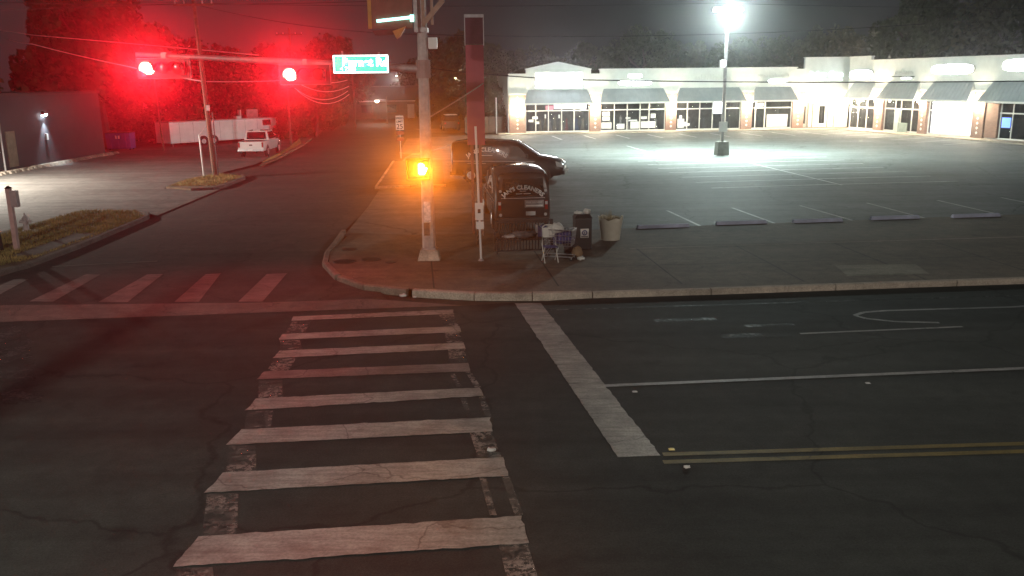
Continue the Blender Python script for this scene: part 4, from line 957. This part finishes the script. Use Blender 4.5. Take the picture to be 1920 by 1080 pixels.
# ------------------------------------------------------------------ skip, trailer, pickup, far car
t = thing('skip_bin', (-32.3, 72.6, .0), R(5), 'blue metal waste skip beside the dark building', 'skip')
bl = M('blue_skip_paint', (.05, .07, .34), .55, .1, .3, 3)
MB().loft([[(-.95, -.6, .12), (.95, -.6, .12), (.95, .6, .12), (-.95, .6, .12)], [(-.95, -.75, 1.4), (.95, -.75, 1.4), (.95, .75, 1.4), (-.95, .75, 1.4)]]).build('body', bl, t)
MB().bx(-.98, .98, -.78, .78, 1.4, 1.47).build('lid', darkm, t)
for x in (-.6, 0, .6): MB().bar((x, -.63, .15), (x, -.78, 1.38), .07).build('rib', bl, t)
MB().bx(-.18, .18, -.745, -.72, .95, 1.2).build('label_plate', letter, t)
for x in (-.8, .8):
    for y in (-.4, .4): MB().tube([(x, y - .04, .06), (x, y + .04, .06)], .06, 8).build('castor', rubber, t)

ang = math.atan2(8.6, 7.0)
t = thing('box_trailer', (-28.8, 74.2, .02), ang, 'long white enclosed box trailer behind the pickup', 'trailer')
tw = M('trailer_white', (.78, .76, .76), .45, .1, .12, 1.5)
MB().bx(0, 11.2, 0, 2.3, .32, 2.05).build('body', tw, t, bevel=.03)
MB().bx(-.02, 11.25, -.02, 2.32, 2.05, 2.12).build('roof_rail', galv, t)
for i in range(8): MB().bx(1.3 * i + .9, 1.3 * i + .93, -.008, .0, .36, 2.02).build('panel_joint', galv, t)
for x in (3.1, 4.1):
    MB().tube([(x, .12, .38), (x, -.03, .38)], .46, 18).build('wheel_arch', rubber, t); wheel(t, x, .06, .36, -1)
MB().bx(7.0, 7.5, .6, 1.1, 2.12, 2.35).build('roof_vent', whitep, t); MB().bx(7.4, 7.5, .6, 1.0, 2.35, 2.9).build('vent_pipe', whitep, t)
MB().bx(8.3, 9.5, .9, 1.0, 2.12, 2.9).build('roof_hatch', M('hatch', (.35, .2, .2), .5), t); MB().bx(9.3, 10.2, -.012, -.002, 1.45, 1.95).build('side_window', glass_dark, t)
MB().bar((11.2, 1.1, .42), (12.6, 1.1, .42), .12).build('drawbar', darkm, t); MB().tube([(12.4, 1.1, .0), (12.4, 1.1, .42)], .05, 8).build('jockey_leg', galv, t)
for x in (0.4, 10.8): MB().tube([(x, .4, .0), (x, .4, .34)], .04, 6).build('support_leg', galv, t)

t = thing('pickup_truck', (-18.75, 63.1, .02), R(92), 'white pickup truck parked tail toward the viewer in front of the trailer', 'pickup truck')
pw = M('white_car_paint', (.66, .64, .63), .25, 0, .08, 1, coat=.8)
def psec(x, w_, z0, z1, wt): return [(x, w_ * .96, z0), (x, w_, z0 + .2), (x, w_, (z0 + z1) / 2), (x, wt, z1 - .04), (x, wt - .06, z1), (x, -wt + .06, z1), (x, -wt, z1 - .04), (x, -w_, (z0 + z1) / 2), (x, -w_, z0 + .2), (x, -w_ * .96, z0)]
MB().loft([psec(0, .9, .52, 1.14, .88), psec(.1, .95, .48, 1.16, .92), psec(1.8, .96, .46, 1.16, .93), psec(4.4, .96, .46, 1.14, .92), psec(5.4, .94, .48, 1.06, .86), psec(5.7, .86, .52, .95, .78)]).build('body', pw, t, smooth=True)
MB().loft([[(1.75, .90, 1.16), (1.75, -.90, 1.16), (1.9, -.74, 1.82), (1.9, .74, 1.82)], [(4.2, .90, 1.14), (4.2, -.90, 1.14), (3.4, -.72, 1.84), (3.4, .72, 1.84)]]).build('cab', pw, t, bevel=.04)
MB().prism([(-.72, 1.22), (.72, 1.22), (.66, 1.74), (-.66, 1.74)], -.02, .01, lambda a, c, z: (1.75 + (c - 1.16) * .227 + z - .01, a, c)).build('rear_window', glass_dark, t)
for s_ in (-1, 1):
    MB().prism([(2.0, 1.22), (3.85, 1.22), (3.3, 1.72), (2.05, 1.72)], -.01, .03, lambda a, c, z: (a, s_ * (.905 - (c - 1.16) * .24 + z), c)).build('side_window', glass_dark, t)
    MB().bx(-.03, .06, s_ * .84 - .06, s_ * .84 + .06, .74, 1.1).build('tail_light', red_lens, t)
    MB().bx(3.6, 3.75, s_ * .95, s_ * 1.18, 1.2, 1.42).build('wing_mirror', blackp, t)
    for x in (1.05, 4.6):
        MB().tube([(x, s_ * .82, .42), (x, s_ * .966, .42)], .45, 20).build('wheel_arch', blackp, t); wheel(t, x, s_ * .87, .38, s_)
MB().bx(.02, 1.7, -.8, .8, 1.12, 1.165).build('bed_cover', blackp, t)
MB().bx(-.012, .0, -.11, .11, .86, .95).build('tailgate_badge', blackp, t); MB().bx(-.14, .04, -.92, .92, .46, .6).build('rear_bumper', steel, t, bevel=.03)
MB().bx(-.155, -.141, -.17, .17, .50, .6).build('number_plate', whitep, t); MB().bx(1.9, 2.1, -.25, .25, 1.845, 1.90).build('cab_light_bar', whitep, t)

t = thing('parked_car', (-6.3, 95, 0), R(100), 'dark sport utility car parked far up the side street', 'car')
MB().loft([psec(0, .85, .35, 1.0, .84), psec(.15, .9, .32, 1.05, .88), psec(3.2, .9, .32, 1.02, .88), psec(4.2, .86, .35, .9, .8), psec(4.45, .75, .45, .75, .68)]).build('body', vanblack, t, smooth=True)
MB().loft([[(.1, .84, 1.02), (.1, -.84, 1.02), (.35, -.68, 1.66), (.35, .68, 1.66)], [(3.3, .84, 1.0), (3.3, -.84, 1.0), (2.4, -.66, 1.68), (2.4, .66, 1.68)]]).build('cabin', glass_dark, t, bevel=.04)
MB().bx(.4, 2.35, -.66, .66, 1.66, 1.72).build('roof', whitep, t)
for s_ in (-1, 1):
    MB().bx(-.02, .05, s_ * .72 - .09, s_ * .72 + .09, .72, .92).build('tail_light', red_lens, t)
    for x in (.85, 3.5): wheel(t, x, s_ * .82, .34, s_)
MB().bx(-.06, .05, -.82, .82, .4, .55).build('bumper', blackp, t)
sheet('far_drive', [(-8.5, 92), (-3.0, 92), (-3.5, 100), (-11.0, 100)], .005, A_gut, side)

# ------------------------------------------------------------------ speed sign
t = thing('speed_limit_sign', (-7.55, 60.0, .12), 0, 'white speed limit 25 sign on a thin post beside the side street', 'road sign')
MB().tube([(0, .03, 0), (0, .03, 2.95)], .03, 8).build('post', galv, t)
MB().bx(-.27, .27, -.012, .012, 1.95, 2.9).build('plate', whitep, t)
for s_, z, h in (('SPEED', 2.66, .19), ('LIMIT', 2.44, .19), ('25', 2.02, .46)):
    text('lettering', s_, h, blackp, t, lambda x, y, d, z=z: (x, -.016 - d, z + y), .004, bold=.006)
for z in (1.62, 1.2): MB().bx(-.25, .25, -.01, .01, z, z + .24).build('lower_plate', M('red_plate_%d' % int(z * 10), (.25, .05, .05), .5), t)

# ------------------------------------------------------------------ utility poles and cables
def upole(loc, top, lean, label, arms, rz=0, r_=.15, cat='utility pole'):
    t = thing('utility_pole', loc, rz, label, cat, 'wooden utility poles')
    MB().tube([(0, 0, 0), (lean * .5, 0, top * .5), (lean, 0, top)], [r_, r_ * .85, r_ * .65], 9).build('shaft', wood, t)
    for (z, hw) in arms:
        x = lean * z / top
        MB().bx(x - hw, x + hw, -.16, -.06, z - .06, z + .06).build('crossarm', wood, t)
        for s_ in (-1, -.5, .5, 1):
            MB().lathe([(.03, 0), (.05, .05), (.03, .12), (.04, .17)], (x + s_ * hw * .92, -.11, z + .06), 8).build('insulator', galv, t)
    return t
up1 = upole((-17.05, 50.0, .1), 10.6, -.35, 'tall wooden utility pole on the grass island at left', [(9.4, 1.1)])
MB().tube([(.22, -.1, .0), (.2, -.1, 3.6)], .035, 7).build('conduit', darkm, up1); MB().bx(-.1, .1, -.2, -.14, 3.7, 4.0).build('tag_plate', galv, up1)
o = thing('thin_post', (-17.7, 50.0, .1), 0, 'thin pale post just left of the utility pole', 'post')
MB().tube([(0, 0, 0), (-.05, 0, 2.35)], .045, 8).build('shaft', whitep, o); MB().bar((-.05, 0, 2.3), (.5, 0, 2.9), .03).build('stay', galv, o)
upole((-35.0, 88, 0), 11.0, -.1, 'far wooden utility pole between the trees at left', [(10.3, 1.2)])
upole((-23.3, 95, 0), 10.9, .1, 'far wooden utility pole above the second red signal', [(10.2, 1.4)])
upole((-17.6, 100, 0), 7.2, -.1, 'slim wooden pole with looped cables left of the side street', [], r_=.12)
upole((-28.2, 71, 0), 6.2, -.2, 'slim wooden pole by the left end of the trailer', [], r_=.08)
upole((-19.2, 76.5, 0), 5.6, .0, 'ladder braced pole right of the trailer', [], r_=.10)
def cable(pts, r_, label, sag=0.0, mat=None):
    out = []
    for a, c in zip(pts[:-1], pts[1:]):
        a, c = Vector(a), Vector(c)
        for i in range(10):
            t_ = i / 10; p = a.lerp(c, t_); p.z -= sag * 4 * t_ * (1 - t_); out.append(p)
    out.append(Vector(pts[-1]))
    o = MB().tube(out, r_, 5).build('overhead_cable', mat or darkm); tag(o, label, 'cable', 'overhead cables'); return o
cabl = M('pale_cable', (.4, .36, .36), .6)
cable([(-45, 50, 10.9), (-17.4, 49.9, 9.55), (-5.2, 50.5, 7.85), (24, 52, 8.2)], .018, 'thin dark cable crossing the sky from the left utility pole', .35)
cable([(-60, 49.5, 9.6), (-18.2, 49.9, 9.55), (8, 50.5, 10.4)], .016, 'thin cable from the crossarm of the left utility pole', .3)
cable([(-36, 61, 9.2), (-31.8, 60, 8.55), (-23.4, 60, 7.75), (-16.8, 60, 7.1)], .03, 'upper pale cable running down from the left trees', .0, cabl)
cable([(-33.5, 60, 8.3), (-29.2, 55, 7.75), (-22.2, 52, 6.3), (-17.2, 50, 5.4), (-15.0, 60, 5.45)], .03, 'lower pale cable running from the left trees to the utility pole', .05, cabl)
cable([(-3.6, 40, 5.85), (3.4, 40.2, 5.27), (24, 41.5, 5.0), (60, 43, 6.5)], .025, 'dark cable passing in front of the mall signs', .08)
cable([(-30, 60, 10.8), (14, 60, 10.1), (60, 62, 9.7)], .014, 'thin cable high above the mall', .3)
for i, (z0, z1, s_, x0, x1) in enumerate(((5.6, 5.45, .3, -18.4, -14.6), (5.1, 4.9, .55, -18.8, -14.5), (4.8, 4.5, .9, -19.4, -14.6), (4.6, 4.2, 1.0, -19.2, -14.5))):
    cable([(x0, 80, z0), (x1, 80, z1)], .03, ['topmost', 'second from top', 'third from top', 'lowest'][i] + ' of the looped pale cables right of the second red signal', s_, whb)
cable([(-2.3, 25.4, 4.3), (-.9, 30.1, 5.2)], .02, 'short cable from the signal pole to the pylon sign', .02, cabl)

# ------------------------------------------------------------------ far end of the side street
t = thing('far_house', (-16.5, 128, 0), R(8), 'low far house at the end of the side street', 'house')
MB().bx(-8, 9, 0, 8, 0, 2.6).build('wall', M('house_wall', (.16, .12, .10), .9), t)
MB().prism([(-8.8, 2.6), (9.8, 2.6), (6, 4.6), (-5, 4.6)], -.6, 8.6, lambda a, c, z: (a, z, c)).build('roof', darkm, t)
MB().bx(-8.8, 9.8, -.66, -.58, 2.45, 2.62).build('eaves_board', whitep, t)
for x in (-5, -1.5, 4): MB().bx(x, x + 1.5, -.05, .02, .9, 2.0).build('window', glass_dark, t)
MB().bx(1.6, 2.6, -.05, .02, .05, 2.05).build('door', whitep, t)
def farlamp(x, y, z, hz, power, label, c=(1.0, .9, .72)):
    t = thing('street_lamp', (x, y, 0), 0, label, 'street lamp', 'far street lamps')
    MB().tube([(1.2, 0, 0), (1.2, 0, hz)], [.09, .06], 8).build('pole', wood, t); MB().tube([(1.2, 0, z + .1), (0, 0, z + .12)], .035, 6).build('arm', galv, t)
    h_ = MB().bx(-.3, .3, -.15, .15, z + .02, z + .16).build('lamp_head', galv, t); MB().lathe([(.1, -.2), (.2, -.12), (.22, .02)], (0, 0, z), 10).build('lamp_glass', EM('far_lamp_glass', c, 60.0), h_)
    lamp('lamp_light', 'POINT', t, (0, -.1, z - .4), power, c, .15)
farlamp(-17.0, 113, 2.9, 3.4, 420, 'low bright lamp at the end of the side street')
farlamp(-18.9, 150, 6.2, 8, 1200, 'far street lamp right of the street name sign', (1, .93, .85))
farlamp(-6.7, 110, 6.3, 8, 1400, 'far street lamp between the signal pole and the pylon sign', (1, .9, .78))
t = thing('fence_panel', (-4.6, 89, 0), R(5), 'low dark fence left of the mall with a white post', 'fence')
for i in range(5): MB().bx(i * .82, i * .82 + .78, 0, .05, .1, 1.7).build('board', wood, t)
MB().tube([(3.2, -.2, 0), (3.2, -.2, 3.6)], .06, 8).build('white_post', whitep, t)

# ------------------------------------------------------------------ trees
def crown_mesh(name, seed, nclump, leaves, mat):
    rnd = random.Random(seed); vs_, fs_ = [], []
    for c in range(nclump):
        th, ph = rnd.uniform(0, 2 * math.pi), math.acos(rnd.uniform(-.55, 1)); rr = rnd.uniform(.45, 1.0) ** .6
        cx, cy, cz_ = rr * math.sin(ph) * math.cos(th), rr * math.sin(ph) * math.sin(th), rr * math.cos(ph) * .85
        cr_ = rnd.uniform(.14, .30)
        for l in range(leaves):
            d = Vector((rnd.gauss(0, 1), rnd.gauss(0, 1), rnd.gauss(0, 1))).normalized() * cr_ * rnd.uniform(.25, 1.0) ** .5
            p = Vector((cx, cy, cz_)) + d; s_ = rnd.uniform(.018, .042)
            a = Vector((rnd.uniform(-1, 1), rnd.uniform(-1, 1), rnd.uniform(-1, 1))).normalized(); b_ = a.orthogonal().normalized()
            i = len(vs_); vs_ += [tuple(p + a * s_ * 1.6), tuple(p + b_ * s_), tuple(p - a * s_ * 1.6), tuple(p - b_ * s_)]; fs_.append((i, i + 1, i + 2, i + 3))
    me = bpy.data.meshes.new(name); me.from_pydata(vs_, [], fs_); me.materials.append(mat); return me
CR = [crown_mesh('crown_mesh', 1, 75, 130, leaf_a), crown_mesh('crown_mesh', 2, 90, 120, leaf_b), crown_mesh('crown_mesh', 3, 60, 150, leaf_a)]
TR = []
for sd in range(3):
    rnd = random.Random(sd); m_ = MB(); m_.tube([(0, 0, -.05), (.02, .01, .3), (-.01, .03, .55), (.02, 0, .8)], [.030, .024, .018, .008], 8)
    for k in range(6):
        a = rnd.uniform(0, 6.28); z = rnd.uniform(.3, .6); l_ = rnd.uniform(.18, .34)
        m_.tube([(0, 0, z), (math.cos(a) * l_ * .5, math.sin(a) * l_ * .5, z + .1), (math.cos(a) * l_, math.sin(a) * l_, z + .26)], [.014, .010, .004], 6)
    me = m_.mesh('trunk_mesh', True); me.materials.append(bark); TR.append(me)
trees = [(-33.5, 73, 13.6, 6.2, 'largest tree, tall and broad, rising behind the dark building'), (-41, 62, 9.0, 4.5, 'tree at the left edge behind the dark building roof'), (-38, 80, 11, 5.0, 'tree behind the largest tree at far left'),
         (-32.5, 90, 9.8, 4.2, 'tree below the far utility pole between the left trees'), (-27.5, 86, 8.6, 4.0, 'tree behind the middle of the white trailer'), (-33.0, 102, 9.6, 4.2, 'small round tree left of the leaning utility pole'),
         (-27.5, 104, 9.6, 4.4, 'round tree right of the leaning utility pole'), (-24.5, 92, 8.4, 3.6, 'tree behind the right end of the white trailer'), (-21.8, 110, 11.0, 4.6, 'tall tree rising left of the street name sign'),
         (-24.0, 122, 9.4, 4.0, 'tree half hidden under the second red signal'), (-19.5, 88, 6.8, 3.2, 'low tree beside the looped cables'), (-20.8, 101, 7.4, 3.0, 'low tree on the left side of the far street'),
         (-14, 142, 8.8, 5.0, 'dark tree behind the far house'), (-5.6, 113, 11.9, 4.6, 'tall tree rising between the signal pole and the pylon sign'), (-1.5, 104, 9.0, 3.8, 'tree between the pylon sign and the mall'), (-3.0, 96, 6.2, 2.6, 'low tree behind the fence left of the mall'),
         (4.0, 126, 10.4, 4.4, 'tree behind the mall gable'), (12.0, 128, 10.4, 4.6, 'tree behind the mall right of the gable'), (19.5, 130, 12.7, 5.2, 'rounded tree behind the second shop of the mall'), (26.0, 133, 11.2, 4.6, 'tree behind the mall left of the lamp post'),
         (33.0, 130, 11.0, 5.0, 'tree behind the mall right of the lamp post'), (40.0, 134, 11.2, 4.8, 'tree behind the fourth shop of the mall'), (46.0, 130, 13.1, 5.0, 'domed tree behind the raised corner parapet'), (53.0, 138, 12.0, 5.0, 'tree right of the domed tree behind the wing'),
         (49.5, 108, 15.5, 5.6, 'tall tree rising out of the frame behind the wing'), (58.0, 102, 16.5, 7.0, 'largest tree at the right edge behind the wing'), (66, 112, 16, 7, 'tree cut by the right edge of the photo')]
for i, (x, y, h, r_, l_) in enumerate(trees):
    t = thing('tree', (x, y, -.03), random.uniform(0, 6.28), l_, 'tree', 'trees around the crossing')
    o = link(bpy.data.objects.new('trunk', TR[i % 3]), t); o.scale = (h, h, h * .95)
    cz_ = h - r_ * .92
    o = link(bpy.data.objects.new('crown', CR[i % 3]), t); o.scale = (r_, r_, min(r_ * 1.15, h * .5)); o.location = (0, 0, h - min(r_ * 1.15, h * .5) * .95)
shr = [(-29.5, 80, 3.6, 2.6, 'shrub behind the left end of the trailer'), (-23.5, 87, 3.4, 2.6, 'shrub behind the right end of the trailer'), (-20.6, 83, 3.0, 1.8, 'shrub right of the trailer by the braced pole'), (-34.5, 79, 4.0, 3.0, 'shrub behind the blue skip'), (-20.5, 94, 3.4, 2.2, 'shrub on the left bank of the far street'), (-21.8, 106, 3.6, 2.4, 'farthest shrub on the left bank of the street'), (-9.5, 120, 4.2, 3.2, 'shrub right of the far house'), (-28, 112, 5, 4, 'wide shrub in the gap behind the trailer'), (-2.2, 92, 3.2, 2.0, 'shrub behind the fence left of the mall')]
for i, (x, y, h, r_, l_) in enumerate(shr):
    t = thing('shrub', (x, y, -.03), i * 1.3, l_, 'shrub', 'shrubs'); o = link(bpy.data.objects.new('foliage', CR[(i + 1) % 3]), t); o.scale = (r_, r_, h * .62); o.location = (0, 0, h * .40)
    o = link(bpy.data.objects.new('stem', TR[i % 3]), t); o.scale = (h * 1.2, h * 1.2, h * .6)

# ------------------------------------------------------------------ night air
hm = bpy.data.materials.new('night_air'); hm.use_nodes = True; n = hm.node_tree; n.nodes.clear()
ho = n.nodes.new('ShaderNodeOutputMaterial'); hv = n.nodes.new('ShaderNodeVolumePrincipled')
hv.inputs['Color'].default_value = (.95, .95, .97, 1); hv.inputs['Density'].default_value = .0010; hv.inputs['Anisotropy'].default_value = .94
n.links.new(hv.outputs['Volume'], ho.inputs['Volume'])
hm.cycles.volume_sampling = 'EQUIANGULAR'; hm.cycles.homogeneous_volume = True
hz_ = MB().bx(-95, 95, -20, 160, -1.1, 18.5).build('haze', hm); tag(hz_, 'thin night haze glowing round the lamps', 'haze', kind='stuff')
